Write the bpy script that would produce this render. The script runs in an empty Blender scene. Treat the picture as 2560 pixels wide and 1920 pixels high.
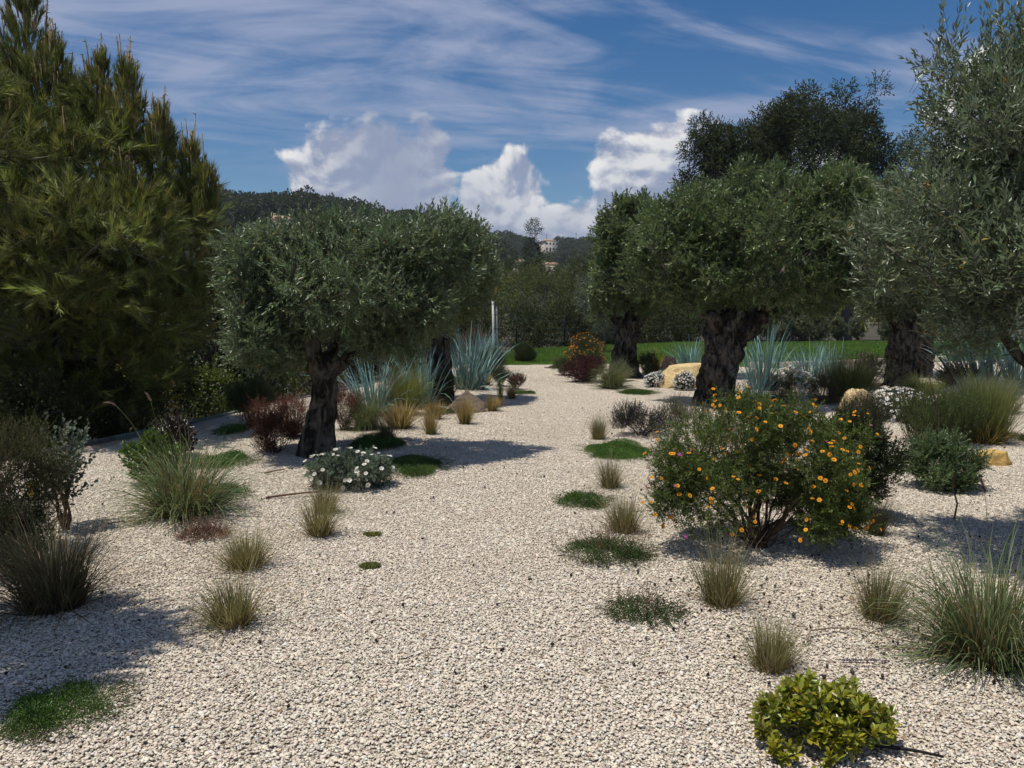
import bpy, math
import numpy as np
from mathutils import Vector, noise as mnoise

# ------------------------------------------------------------------ camera, sky, sun, exposure
sc = bpy.context.scene
COL = sc.collection
SUN_EL, SUN_AZ = math.radians(73.0), math.radians(-112.0)      # azimuth from +Y (the view direction), negative = towards the left

cam_d = bpy.data.cameras.new('camera')
cam_d.sensor_width = 36.0
cam_d.angle = 2 * math.atan(512 / 804)
cam_d.clip_start, cam_d.clip_end = 0.05, 6000
cam = bpy.data.objects.new('camera', cam_d)
COL.objects.link(cam)
cam.location = (0, 0, 1.6)
cam.rotation_euler = (math.radians(90 - 5.25), 0, 0)
sc.camera = cam

sc.view_settings.view_transform = 'Standard'
sc.view_settings.look = 'None'
sc.view_settings.exposure = 0.06
sc.view_settings.gamma = 1.0
sc.view_settings.use_curve_mapping = False
sc.render.engine = 'CYCLES'
sc.cycles.max_bounces = 5
sc.cycles.diffuse_bounces = 2
sc.cycles.glossy_bounces = 2
sc.cycles.transmission_bounces = 3
sc.cycles.transparent_max_bounces = 6
sc.cycles.caustics_reflective = False
sc.cycles.caustics_refractive = False
sc.cycles.use_denoising = True
sc.cycles.use_adaptive_sampling = True
sc.cycles.adaptive_threshold = 0.025


class NT:
    """Small helper that strings shader nodes together."""
    def __init__(self, tree):
        self.t = tree
        tree.nodes.clear()

    def n(self, typ, **kw):
        nd = self.t.nodes.new(typ)
        for k, v in kw.items():
            setattr(nd, k, v)
        return nd

    def link(self, a, b):
        self.t.links.new(a, b)

    def _in(self, nd, i, v):
        if isinstance(v, bpy.types.NodeSocket):
            self.link(v, nd.inputs[i])
        elif v is not None:
            nd.inputs[i].default_value = v

    def math(self, op, a, b=None, c=None, clamp=False):
        nd = self.n('ShaderNodeMath', operation=op)
        nd.use_clamp = clamp
        self._in(nd, 0, a); self._in(nd, 1, b)
        if c is not None:
            self._in(nd, 2, c)
        return nd.outputs[0]

    def mix(self, f, a, b):
        nd = self.n('ShaderNodeMix', data_type='RGBA')
        self._in(nd, 0, f); self._in(nd, 6, a); self._in(nd, 7, b)
        return nd.outputs[2]

    def smooth(self, v, lo, hi, o0=0.0, o1=1.0):
        nd = self.n('ShaderNodeMapRange', interpolation_type='SMOOTHSTEP')
        for i, x in enumerate((v, lo, hi, o0, o1)):
            self._in(nd, i, x)
        return nd.outputs[0]

    def noise(self, vec, scale, detail=4.0, rough=0.5, dist=0.0, lac=2.0):
        nd = self.n('ShaderNodeTexNoise')
        self._in(nd, 'Vector', vec)
        nd.inputs['Scale'].default_value = scale
        nd.inputs['Detail'].default_value = detail
        nd.inputs['Roughness'].default_value = rough
        nd.inputs['Distortion'].default_value = dist
        nd.inputs['Lacunarity'].default_value = lac
        return nd

    def comb(self, x, y, z):
        nd = self.n('ShaderNodeCombineXYZ')
        self._in(nd, 0, x); self._in(nd, 1, y); self._in(nd, 2, z)
        return nd.outputs[0]


def build_world():
    w = bpy.data.worlds.new('World')
    sc.world = w
    w.use_nodes = True
    N = NT(w.node_tree)
    sky = N.n('ShaderNodeTexSky', sky_type='NISHITA')
    sky.sun_disc = False
    sky.sun_elevation = SUN_EL
    sky.sun_rotation = SUN_AZ
    sky.altitude = 100
    sky.air_density = 1.0
    sky.dust_density = 0.15
    sky.ozone_density = 2.6
    hs = N.n('ShaderNodeHueSaturation')
    hs.inputs['Hue'].default_value = 0.504
    hs.inputs['Saturation'].default_value = 1.36
    hs.inputs['Value'].default_value = 0.95
    N.link(sky.outputs[0], hs.inputs['Color'])
    base = hs.outputs[0]
    tc = N.n('ShaderNodeTexCoord')
    sep = N.n('ShaderNodeSeparateXYZ')
    N.link(tc.outputs['Generated'], sep.inputs[0])
    X, Y, Z = sep.outputs
    az = N.math('ARCTAN2', X, Y)
    el = N.math('ARCSINE', Z)
    # high streaky cloud on a flat layer overhead
    zz = N.math('ADD', N.math('MAXIMUM', Z, 0.0), 0.16)
    px, py = N.math('DIVIDE', X, zz), N.math('DIVIDE', Y, zz)
    v1 = N.comb(N.math('ADD', N.math('MULTIPLY', px, 0.50), N.math('MULTIPLY', py, 0.05)), N.math('MULTIPLY', py, 0.85), 3.1)
    n1 = N.noise(v1, 2.0, 8, 0.55, 0.9).outputs[0]
    v2 = N.comb(N.math('MULTIPLY', px, 0.55), N.math('ADD', N.math('MULTIPLY', py, 1.35), N.math('MULTIPLY', px, -0.30)), 8.7)
    n2 = N.noise(v2, 2.8, 9, 0.58, 1.4).outputs[0]
    cir = N.math('ADD', N.math('MULTIPLY', n1, 0.60), N.math('MULTIPLY', n2, 0.40))
    cm = N.smooth(cir, 0.41, 0.61)
    cm = N.math('MULTIPLY', cm, N.smooth(el, 0.13, 0.24))
    cm = N.math('MULTIPLY', cm, 0.80)
    c = N.mix(cm, base, (4.5, 5.1, 7.0, 1))
    # heaped clouds low over the horizon, all the way round
    spots = [(-0.155, 0.160, 0.105, 0.060, 1.45), (-0.225, 0.135, 0.050, 0.030, 0.9), (-0.012, 0.145, 0.060, 0.055, 1.45), (0.000, 0.098, 0.115, 0.034, 1.4),
             (0.185, 0.165, 0.095, 0.055, 1.35), (0.135, 0.115, 0.075, 0.040, 1.0), (0.245, 0.190, 0.055, 0.034, 0.9), (0.300, 0.150, 0.15, 0.07, 1.0), (0.56, 0.20, 0.12, 0.07, 1.0),
             (-0.62, 0.14, 0.16, 0.06, 0.9), (0.98, 0.17, 0.2, 0.07, 1.0), (-1.25, 0.15, 0.2, 0.07, 1.0), (1.7, 0.16, 0.25, 0.07, 1.0), (-2.0, 0.15, 0.25, 0.07, 1.0), (2.5, 0.16, 0.25, 0.07, 1.0), (-2.8, 0.15, 0.2, 0.06, 1.0)]
    bump = None
    for (a, e, wa, we, s) in spots:
        da = N.math('DIVIDE', N.math('SUBTRACT', az, a), wa)
        de = N.math('DIVIDE', N.math('SUBTRACT', el, e), we)
        r2 = N.math('ADD', N.math('MULTIPLY', da, da), N.math('MULTIPLY', de, de))
        g = N.math('MULTIPLY', N.math('EXPONENT', N.math('MULTIPLY', r2, -1.0)), s)
        bump = g if bump is None else N.math('MAXIMUM', bump, g)

    def fb(da, de):
        v = N.comb(N.math('MULTIPLY', N.math('ADD', az, da), 1.0), N.math('MULTIPLY', N.math('ADD', el, de), 1.15), 0.37)
        big = N.noise(v, 13.0, 7, 0.52, 0.25).outputs[0]
        return big
    f0, f1 = fb(0, 0), fb(-0.006, 0.011)
    dens = N.math('ADD', bump, N.math('MULTIPLY', N.math('SUBTRACT', f0, 0.5), 2.0))
    dens = N.math('SUBTRACT', dens, N.smooth(bump, 0.30, 0.06))
    low = N.math('ADD', dens, N.math('MULTIPLY', N.smooth(el, 0.13, 0.03), 0.5))
    mask = N.smooth(low, 0.46, 0.66)
    lit = N.smooth(N.math('SUBTRACT', f0, f1), -0.065, 0.095)
    hgt = N.smooth(el, 0.06, 0.19, 0.25, 1.0)
    sa = N.math('DIVIDE', N.math('ADD', az, 0.140), 0.080)
    side = N.math('SUBTRACT', 1.0, N.math('MULTIPLY', N.math('EXPONENT', N.math('MULTIPLY', N.math('MULTIPLY', sa, sa), -1.0)), 0.90))   # shade painted into the colour of one cloud
    edge = N.smooth(low, 0.55, 1.25, 1.0, 0.35)
    lum = N.math('MULTIPLY', N.math('MULTIPLY', lit, side), N.math('ADD', N.math('MULTIPLY', hgt, 0.7), N.math('MULTIPLY', edge, 0.35)))
    cc = N.mix(lum, (3.5, 4.1, 5.8, 1), (11.2, 11.0, 10.7, 1))
    c = N.mix(N.math('MULTIPLY', mask, 0.93), c, cc)
    bg = N.n('ShaderNodeBackground')
    N.link(c, bg.inputs[0])
    bg.inputs[1].default_value = 0.078
    out = N.n('ShaderNodeOutputWorld')
    N.link(bg.outputs[0], out.inputs[0])


build_world()
sc.world.cycles.sampling_method = 'MANUAL'
sc.world.cycles.sample_map_resolution = 512
sun_d = bpy.data.lights.new('sun', 'SUN')
sun_d.energy = 4.3
sun_d.angle = math.radians(0.55)
sun_d.color = (1.0, 0.955, 0.87)
sun = bpy.data.objects.new('sun', sun_d)
COL.objects.link(sun)
S = Vector((math.sin(SUN_AZ) * math.cos(SUN_EL), math.cos(SUN_AZ) * math.cos(SUN_EL), math.sin(SUN_EL)))
sun.rotation_euler = (-S).to_track_quat('-Z', 'Y').to_euler()

# ------------------------------------------------------------------ mesh helpers
R = np.random.default_rng(11)
U = lambda lo, hi, n=None: R.uniform(lo, hi, n)


def nrm(v):
    return v / np.maximum(np.linalg.norm(v, axis=-1, keepdims=True), 1e-9)


def rand_dirs(n):
    return nrm(R.normal(size=(n, 3)))


class Acc:
    """Collects triangles with one colour per vertex and links them as one mesh object."""
    def __init__(self):
        self.V, self.F, self.C, self.n = [], [], [], 0

    def add(self, V, F, C):
        V = np.asarray(V, float).reshape(-1, 3)
        F = np.asarray(F, int).reshape(-1, 3)
        C = np.asarray(C, float)
        if C.ndim == 1:
            C = np.broadcast_to(C[:3], (len(V), 3))
        self.V.append(V); self.F.append(F + self.n); self.C.append(C[:, :3])
        self.n += len(V)

    def mesh(self, name, mat, smooth=False):
        V = np.concatenate(self.V).astype(np.float32)
        F = np.concatenate(self.F).astype(np.int32)
        C = np.concatenate(self.C).astype(np.float32)
        me = bpy.data.meshes.new(name)
        me.vertices.add(len(V)); me.vertices.foreach_set('co', V.ravel())
        me.loops.add(F.size); me.loops.foreach_set('vertex_index', F.ravel())
        me.polygons.add(len(F)); me.polygons.foreach_set('loop_start', np.arange(0, F.size, 3, dtype=np.int32))
        me.update(calc_edges=True)
        a = me.attributes.new('tint', 'FLOAT_COLOR', 'POINT')
        a.data.foreach_set('color', np.concatenate([C, np.ones((len(C), 1), np.float32)], 1).ravel())
        if smooth:
            me.polygons.foreach_set('use_smooth', np.ones(len(F), bool))
        me.materials.append(mat)
        return me

    def build(self, name, mat, parent=None, smooth=False, stuff=False):
        return link(name, self.mesh(name, mat, smooth), parent, stuff)


def link(name, me, parent=None, stuff=False):
    o = bpy.data.objects.new(name, me)
    COL.objects.link(o)
    if parent is not None:
        o.parent = parent
    if stuff:
        o['kind'] = 'stuff'
    return o


def thing(name, label, cat, loc=(0, 0, 0), group=None, rz=0.0):
    o = bpy.data.objects.new(name, None)
    COL.objects.link(o)
    o.empty_display_size = 0.1
    o.location = loc
    o.rotation_euler = (0, 0, rz)
    o['label'], o['category'] = label, cat
    if group:
        o['group'] = group
    return o


def tag(o, label, cat, group=None):
    o['label'], o['category'] = label, cat
    if group:
        o['group'] = group
    return o


def ground(x, y):
    """Gentle unevenness of the raked gravel."""
    return 0.024 * np.sin(x * 1.2 + 0.6 * np.sin(y * 0.8)) * np.cos(y * 0.9 + 0.4) + 0.003 * np.sin(x * 3.1 + y * 2.3)


def vary(col, n, amt=0.18, hue=0.08):
    col = np.asarray(col, float)
    k = np.exp(R.normal(0, amt, (n, 1)))
    h = np.exp(R.normal(0, hue, (n, 3)))
    return np.clip(col * k * h, 0.002, 0.95)


def leaves(acc, P, D, L, W, col, fold=0.25, droop=0.1, up=0.6, broad=False):
    """Leaf blades: a folded diamond, or a rounder six-cornered blade when broad."""
    n = len(P)
    if n == 0:
        return
    D = nrm(D)
    L = np.broadcast_to(L, n)[:, None]; W = np.broadcast_to(W, n)[:, None]
    ref = nrm(np.array([0, 0, up]) + R.normal(0, 0.55, (n, 3)))
    S_ = nrm(np.cross(D, ref))
    Nn = np.cross(S_, D)
    C = np.asarray(col, float)
    if C.ndim == 1:
        C = vary(C, n)
    if not broad:
        mid = P + D * L * 0.45 + Nn * W * fold
        tip = P + D * L - Nn * L * droop
        V = np.stack([P, mid - S_ * W * 0.5, tip, mid + S_ * W * 0.5], 1).reshape(-1, 3)
        k = np.arange(n)[:, None] * 4
        F = np.concatenate([k + [0, 2, 1], k + [0, 3, 2]])
        acc.add(V, F, np.repeat(C, 4, 0))
    else:
        a = P + D * L * 0.28 + Nn * W * fold * 0.8
        b = P + D * L * 0.70 + Nn * W * fold - Nn * L * droop * 0.4
        tip = P + D * L - Nn * L * droop
        V = np.stack([P, a - S_ * W * 0.42, b - S_ * W * 0.46, tip, b + S_ * W * 0.46, a + S_ * W * 0.42], 1).reshape(-1, 3)
        k = np.arange(n)[:, None] * 6
        F = np.concatenate([k + [0, 2, 1], k + [0, 3, 2], k + [0, 4, 3], k + [0, 5, 4]])
        acc.add(V, F, np.repeat(C, 6, 0))


def tube(acc, path, rad, sides=8, col=(0.1, 0.08, 0.06), rough=None, cap=True):
    """A tapered tube along a path; rough(i, ang) may scale the radius."""
    path = np.asarray(path, float); m = len(path)
    rad = np.broadcast_to(rad, m)
    T = nrm(np.gradient(path, axis=0))
    ref = np.array([1.0, 0.13, 0.07]) if abs(T[0][0]) < 0.8 else np.array([0.1, 1.0, 0.1])
    A = nrm(np.cross(T, ref)); B = np.cross(T, A)
    ang = np.arange(sides) * 2 * math.pi / sides
    rr = np.ones((m, sides)) if rough is None else rough(np.arange(m), ang)
    V = path[:, None] + (A[:, None] * np.cos(ang)[None, :, None] + B[:, None] * np.sin(ang)[None, :, None]) * (rad[:, None] * rr)[..., None]
    V = V.reshape(-1, 3)
    i = np.arange(m - 1)[:, None] * sides; j = np.arange(sides)[None]; j2 = (j + 1) % sides
    a, b, c, d = (i + j).ravel(), (i + j2).ravel(), (i + sides + j2).ravel(), (i + sides + j).ravel()
    F = np.concatenate([np.stack([a, b, c], 1), np.stack([a, c, d], 1)])
    if cap:
        V = np.concatenate([V, path[-1:]])
        k = (m - 1) * sides
        F = np.concatenate([F, np.stack([k + np.arange(sides), k + (np.arange(sides) + 1) % sides, np.full(sides, m * sides)], 1)])
    acc.add(V, F, np.asarray(col, float))


def bend(p0, p1, sag=0.1, n=6, wob=0.03):
    """A crooked path between two points."""
    p0, p1 = np.asarray(p0, float), np.asarray(p1, float)
    t = np.linspace(0, 1, n)[:, None]
    L = np.linalg.norm(p1 - p0)
    off = nrm(R.normal(size=3)) * L * sag
    P = p0 + (p1 - p0) * t + off * np.sin(t * math.pi)
    P[1:-1] += R.normal(0, wob * L, (n - 2, 3))
    return P


def sticks(acc, P, D, L, r, col):
    """Many thin three-sided twigs."""
    n = len(P)
    if n == 0:
        return
    D = nrm(D); L = np.broadcast_to(L, n)[:, None]; r = np.broadcast_to(r, n)[:, None]
    A = nrm(np.cross(D, nrm(R.normal(size=(n, 3))))); B = np.cross(D, A)
    q = [A, -0.5 * A + 0.87 * B, -0.5 * A - 0.87 * B]
    V = np.stack([P + x * r for x in q] + [P + D * L + x * r * 0.45 for x in q], 1).reshape(-1, 3)
    k = np.arange(n)[:, None] * 6
    F = np.concatenate([k + f for f in ([0, 1, 4], [0, 4, 3], [1, 2, 5], [1, 5, 4], [2, 0, 3], [2, 3, 5], [3, 4, 5])])
    C = np.asarray(col, float)
    C = vary(C, n, 0.15, 0.04) if C.ndim == 1 else C
    acc.add(V, F, np.repeat(C, 6, 0))


def sprigs(acc, P, D, length, m, L, W, col, spread=0.8, fold=0.25, twig=None, tcol=(0.10, 0.09, 0.06), broad=False, droop=0.1, amt=0.22, up=0.6, t0=0.1):
    """Leafy shoots: m leaves set round each shoot."""
    n = len(P)
    D = nrm(D)
    length = np.broadcast_to(length, n)
    A = nrm(np.cross(D, nrm(R.normal(size=(n, 3))))); B = np.cross(D, A)
    t = np.linspace(t0, 1.0, m)[None, :] + U(-0.05, 0.05, (n, m))
    ph = np.arange(m)[None] * 2.4 + U(0, 6.28, (n, 1)) + R.normal(0, 0.3, (n, m))
    side = A[:, None] * np.cos(ph)[..., None] + B[:, None] * np.sin(ph)[..., None]
    s = spread * (1.15 - 0.75 * t) * U(0.75, 1.25, (n, m))
    LD = nrm(D[:, None] * np.cos(s)[..., None] + side * np.sin(s)[..., None])
    LP = P[:, None] + D[:, None] * (length[:, None] * t)[..., None]
    c = vary(col, n, amt * 0.6, 0.05)[:, None] * np.exp(R.normal(0, amt * 0.7, (n, m, 1)))
    leaves(acc, LP.reshape(-1, 3), LD.reshape(-1, 3), (L * U(0.7, 1.2, (n, m)) * (1 - 0.25 * t)).ravel(), (W * U(0.75, 1.2, (n, m))).ravel(), c.reshape(-1, 3), fold, droop, up, broad)
    if twig:
        sticks(acc, P - D * length[:, None] * 0.25, D, length * 1.2, twig, tcol)


def in_blobs(blobs, n, shell=0.55, weights=None):
    """Points in a union of ellipsoids (cx,cy,cz,rx,ry,rz), most of them towards the skin, with outward normals."""
    B = np.asarray(blobs, float)
    w = (B[:, 3] * B[:, 4] * B[:, 5]) ** 0.72 if weights is None else np.asarray(weights, float)
    k = R.choice(len(B), n, p=w / w.sum())
    d = rand_dirs(n)
    r = shell + (1 - shell) * U(0, 1, n) ** 0.6
    P = B[k, :3] + d * B[k, 3:] * r[:, None]
    N_ = nrm(d / B[k, 3:])
    return P, N_, k


def prune(P, N_, blobs, depth=0.62):
    """Drop the points that lie deep inside another blob."""
    B = np.asarray(blobs, float)
    keep = np.ones(len(P), bool)
    for b in B:
        keep &= (((P - b[:3]) / b[3:]) ** 2).sum(1) > depth ** 2
    return keep


def clumps(core, n, r, squash=0.8):
    """Small lumps spread over the skin of a few big ellipsoids: what gives a crown its uneven outline."""
    P, N_, _ = in_blobs(core, n, 0.78)
    rr = r * U(0.65, 1.35, n)
    return [(p[0], p[1], p[2], a, a, a * squash) for p, a in zip(P, rr)]


# ------------------------------------------------------------------ materials
def mat_base(name):
    m = bpy.data.materials.new(name)
    m.use_nodes = True
    N = NT(m.node_tree)
    out = N.n('ShaderNodeOutputMaterial')
    return m, N, out


def leaf_mat(name, trans=0.35, gloss=0.5, rough=0.42, under=None, ut=0.5):
    m, N, out = mat_base(name)
    at = N.n('ShaderNodeAttribute', attribute_name='tint')
    col = at.outputs['Color']
    tcw = N.n('ShaderNodeNewGeometry')
    pn = N.noise(tcw.outputs['Position'], 2.2, 2, 0.5)
    col = N.mix(1.0, col, col)
    mv = N.n('ShaderNodeHueSaturation')
    N.link(col, mv.inputs['Color'])
    N.link(N.smooth(pn.outputs[0], 0.3, 0.7, 0.82, 1.18), mv.inputs['Value'])
    col = mv.outputs[0]
    if under is not None:
        col = N.mix(N.math('MULTIPLY', tcw.outputs['Backfacing'], ut), col, under)
    pb = N.n('ShaderNodeBsdfPrincipled')
    N.link(col, pb.inputs['Base Color'])
    pb.inputs['Roughness'].default_value = rough
    pb.inputs['Specular IOR Level'].default_value = gloss
    tr = N.n('ShaderNodeBsdfTranslucent')
    hs = N.n('ShaderNodeHueSaturation')
    hs.inputs['Hue'].default_value = 0.485
    hs.inputs['Saturation'].default_value = 1.15
    hs.inputs['Value'].default_value = 1.25
    N.link(col, hs.inputs['Color']); N.link(hs.outputs[0], tr.inputs[0])
    mx = N.n('ShaderNodeMixShader')
    mx.inputs[0].default_value = trans
    N.link(pb.outputs[0], mx.inputs[1]); N.link(tr.outputs[0], mx.inputs[2])
    N.link(mx.outputs[0], out.inputs[0])
    return m


def tint_mat(name, rough=0.9, spec=0.2, bump=0.0, scale=40.0, mottle=0.25, detail=5):
    m, N, out = mat_base(name)
    at = N.n('ShaderNodeAttribute', attribute_name='tint')
    g = N.n('ShaderNodeNewGeometry')
    nz = N.noise(g.outputs['Position'], scale, detail, 0.6)
    hs = N.n('ShaderNodeHueSaturation')
    N.link(at.outputs['Color'], hs.inputs['Color'])
    N.link(N.smooth(nz.outputs[0], 0.3, 0.7, 1 - mottle, 1 + mottle), hs.inputs['Value'])
    pb = N.n('ShaderNodeBsdfPrincipled')
    N.link(hs.outputs[0], pb.inputs['Base Color'])
    pb.inputs['Roughness'].default_value = rough
    pb.inputs['Specular IOR Level'].default_value = spec
    if bump:
        b = N.n('ShaderNodeBump')
        b.inputs['Strength'].default_value = bump
        b.inputs['Distance'].default_value = 0.02
        N.link(nz.outputs[0], b.inputs['Height']); N.link(b.outputs[0], pb.inputs['Normal'])
    N.link(pb.outputs[0], out.inputs[0])
    return m


def bark_mat(name, dark, light, scale=14.0, stretch=0.35, bump=0.9):
    m, N, out = mat_base(name)
    tc = N.n('ShaderNodeTexCoord')
    mp = N.n('ShaderNodeMapping')
    mp.inputs['Scale'].default_value = (1, 1, stretch)
    N.link(tc.outputs['Object'], mp.inputs[0])
    a = N.noise(mp.outputs[0], scale, 8, 0.65, 1.2)
    b = N.noise(tc.outputs['Object'], scale * 0.35, 4, 0.6, 0.5)
    f = N.math('ADD', N.math('MULTIPLY', a.outputs[0], 0.65), N.math('MULTIPLY', b.outputs[0], 0.35))
    col = N.mix(N.smooth(f, 0.40, 0.66), dark, light)
    pb = N.n('ShaderNodeBsdfPrincipled')
    N.link(col, pb.inputs['Base Color'])
    pb.inputs['Roughness'].default_value = 0.95
    pb.inputs['Specular IOR Level'].default_value = 0.1
    bp = N.n('ShaderNodeBump')
    bp.inputs['Strength'].default_value = bump
    bp.inputs['Distance'].default_value = 0.03
    N.link(a.outputs[0], bp.inputs['Height']); N.link(bp.outputs[0], pb.inputs['Normal'])
    N.link(pb.outputs[0], out.inputs[0])
    return m


M_OLIVE = leaf_mat('olive_leaf', 0.24, 0.55, 0.36, (0.19, 0.225, 0.155, 1), 0.40)
M_LEAF = leaf_mat('green_leaf', 0.35, 0.4, 0.45)
M_GLOSSY = leaf_mat('glossy_leaf', 0.30, 0.6, 0.3)
M_DULL = leaf_mat('dull_leaf', 0.25, 0.2, 0.6)
M_NEEDLE = leaf_mat('pine_needle', 0.28, 0.3, 0.5)
M_BLADE = leaf_mat('grass_blade', 0.35, 0.3, 0.5)
M_BLUE = leaf_mat('blue_blade', 0.08, 0.3, 0.55)
M_PETAL = leaf_mat('petal', 0.3, 0.2, 0.6)
M_WOOD = tint_mat('twig_wood', 0.9, 0.15, 0.3, 60, 0.3)
M_OLIVEBARK = bark_mat('olive_bark', (0.012, 0.010, 0.008, 1), (0.16, 0.14, 0.115, 1), 11.0)
M_PINEBARK = bark_mat('pine_bark', (0.035, 0.027, 0.02, 1), (0.17, 0.14, 0.115, 1), 10.0)

# ------------------------------------------------------------------ scattering of uncountable stuff
def scatter(name, P, rot, scl, idx, meshes):
    """One object whose points carry copies of a few small meshes (gravel, far wood)."""
    me = bpy.data.meshes.new(name)
    me.vertices.add(len(P)); me.vertices.foreach_set('co', np.asarray(P, np.float32).ravel())
    a = me.attributes.new('rot', 'FLOAT_VECTOR', 'POINT'); a.data.foreach_set('vector', np.asarray(rot, np.float32).ravel())
    a = me.attributes.new('scl', 'FLOAT_VECTOR', 'POINT'); a.data.foreach_set('vector', np.asarray(scl, np.float32).ravel())
    a = me.attributes.new('idx', 'INT', 'POINT'); a.data.foreach_set('value', np.asarray(idx, np.int32))
    o = link(name, me)
    o['kind'] = 'stuff'
    t = bpy.data.node_groups.new(name + '_scatter', 'GeometryNodeTree')
    t.interface.new_socket('Geometry', in_out='INPUT', socket_type='NodeSocketGeometry')
    t.interface.new_socket('Geometry', in_out='OUTPUT', socket_type='NodeSocketGeometry')
    nd = t.nodes.new
    gi, go, jn = nd('NodeGroupInput'), nd('NodeGroupOutput'), nd('GeometryNodeJoinGeometry')

    def attr(nm, typ):
        x = nd('GeometryNodeInputNamedAttribute'); x.data_type = typ
        x.inputs['Name'].default_value = nm
        return x.outputs['Attribute']
    ar, asc, ai = attr('rot', 'FLOAT_VECTOR'), attr('scl', 'FLOAT_VECTOR'), attr('idx', 'INT')
    er = nd('FunctionNodeEulerToRotation')
    t.links.new(ar, er.inputs[0])
    for i, m in enumerate(meshes):
        src = bpy.data.objects.new(name + '_piece', m)
        oi = nd('GeometryNodeObjectInfo'); oi.inputs['Object'].default_value = src
        oi.inputs['As Instance'].default_value = False
        ip = nd('GeometryNodeInstanceOnPoints')
        cp = nd('FunctionNodeCompare'); cp.data_type = 'INT'; cp.operation = 'EQUAL'
        t.links.new(ai, cp.inputs[2]); cp.inputs[3].default_value = i
        t.links.new(gi.outputs[0], ip.inputs['Points'])
        t.links.new(cp.outputs[0], ip.inputs['Selection'])
        t.links.new(oi.outputs['Geometry'], ip.inputs['Instance'])
        t.links.new(er.outputs[0], ip.inputs['Rotation']); t.links.new(asc, ip.inputs['Scale'])
        t.links.new(ip.outputs[0], jn.inputs[0])
    t.links.new(jn.outputs[0], go.inputs[0])
    md = o.modifiers.new('scatter', 'NODES'); md.node_group = t
    return o


def sstep(a, b, x):
    t = np.clip((x - a) / (b - a), 0, 1)
    return t * t * (3 - 2 * t)


# ------------------------------------------------------------------ the land
EDGE_Y = [-4, 2, 5, 7.5, 9.5, 12.2, 15.4, 18.6, 21.6, 24, 30]
EDGE_X = [-6.4, -6.4, -6.2, -5.7, -5.1, -4.35, -3.6, -2.7, -1.9, -1.2, -0.8]
edge_x = lambda y: np.interp(y, EDGE_Y, EDGE_X)


def terrain_z(x, y):
    left = edge_x(np.clip(y, -4, 30)) - x
    z = -0.30 - 1.5 * sstep(0.2, 9.0, left)
    h1 = np.interp(x, [-500, -150, -86, -53, -45, -30, -15, -2, 15, 40, 200], [30, 31, 30.5, 28.5, 25.0, 23.0, 18.5, 13, 6, 2, 0]) * sstep(95, 250, y) * (1 - 0.6 * sstep(255, 430, y))
    h2 = np.interp(x, [-400, -60, -32, -10, 13, 41, 130, 500], [12, 22, 33, 40, 33.0, 36, 38, 36]) * sstep(200, 500, y) * (1 - 0.4 * sstep(520, 1100, y))
    z = z + np.maximum(h1, h2) + 0.7 * np.sin(x * 0.06 + 1) * np.sin(y * 0.045) * sstep(80, 200, y)
    return z


def grid_mesh(name, X, Y, Z, mat, smooth=True):
    m, n = X.shape
    V = np.stack([X, Y, Z], -1).reshape(-1, 3)
    i = (np.arange(m - 1)[:, None] * n + np.arange(n - 1)[None]).ravel()
    F = np.concatenate([np.stack([i, i + 1, i + n + 1], 1), np.stack([i, i + n + 1, i + n], 1)])
    a = Acc(); a.add(V, F, (0.5, 0.5, 0.5))
    return a.build(name, mat, None, smooth)


def soil_mat():
    m, N, out = mat_base('woodland_soil')
    g = N.n('ShaderNodeNewGeometry')
    a = N.noise(g.outputs['Position'], 0.6, 8, 0.65)
    b = N.noise(g.outputs['Position'], 9.0, 5, 0.6)
    c = N.mix(N.smooth(a.outputs[0], 0.35, 0.65), (0.035, 0.038, 0.016, 1), (0.075, 0.06, 0.038, 1))
    c = N.mix(N.smooth(b.outputs[0], 0.4, 0.7, 0, 0.6), c, (0.05, 0.045, 0.03, 1))
    pb = N.n('ShaderNodeBsdfPrincipled'); N.link(c, pb.inputs['Base Color']); pb.inputs['Roughness'].default_value = 1
    bp = N.n('ShaderNodeBump'); bp.inputs['Distance'].default_value = 0.06
    N.link(b.outputs[0], bp.inputs['Height']); N.link(bp.outputs[0], pb.inputs['Normal'])
    N.link(pb.outputs[0], out.inputs[0])
    return m


def spaced(lo, hi, n, p=2.2):
    t = np.linspace(-1, 1, n)
    s = np.sign(t) * np.abs(t) ** p
    return np.where(s < 0, -s * lo, s * hi)


gx, gy = np.meshgrid(spaced(-2600, 2600, 190), np.concatenate([np.linspace(-400, -8, 14), np.linspace(-6, 60, 100), np.geomspace(62, 3400, 90)]))
ter = grid_mesh('terrain', gx, gy, terrain_z(gx, gy), soil_mat())
ter['kind'] = 'structure'


def gravel_bed_mat():
    m, N, out = mat_base('gravel_bed')
    g = N.n('ShaderNodeNewGeometry')
    vo = N.n('ShaderNodeTexVoronoi'); vo.inputs['Scale'].default_value = 38
    N.link(g.outputs['Position'], vo.inputs['Vector'])
    a = N.noise(g.outputs['Position'], 1.3, 5, 0.6)
    c = N.mix(N.smooth(vo.outputs['Distance'], 0.15, 0.6), (0.56, 0.49, 0.385, 1), (0.42, 0.355, 0.275, 1))
    c = N.mix(N.smooth(a.outputs[0], 0.4, 0.7, 0, 0.3), c, (0.42, 0.34, 0.25, 1))
    pb = N.n('ShaderNodeBsdfPrincipled'); N.link(c, pb.inputs['Base Color']); pb.inputs['Roughness'].default_value = 0.95
    bp = N.n('ShaderNodeBump'); bp.inputs['Distance'].default_value = 0.02; bp.invert = True
    N.link(vo.outputs['Distance'], bp.inputs['Height']); N.link(bp.outputs[0], pb.inputs['Normal'])
    N.link(pb.outputs[0], out.inputs[0])
    return m


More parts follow.
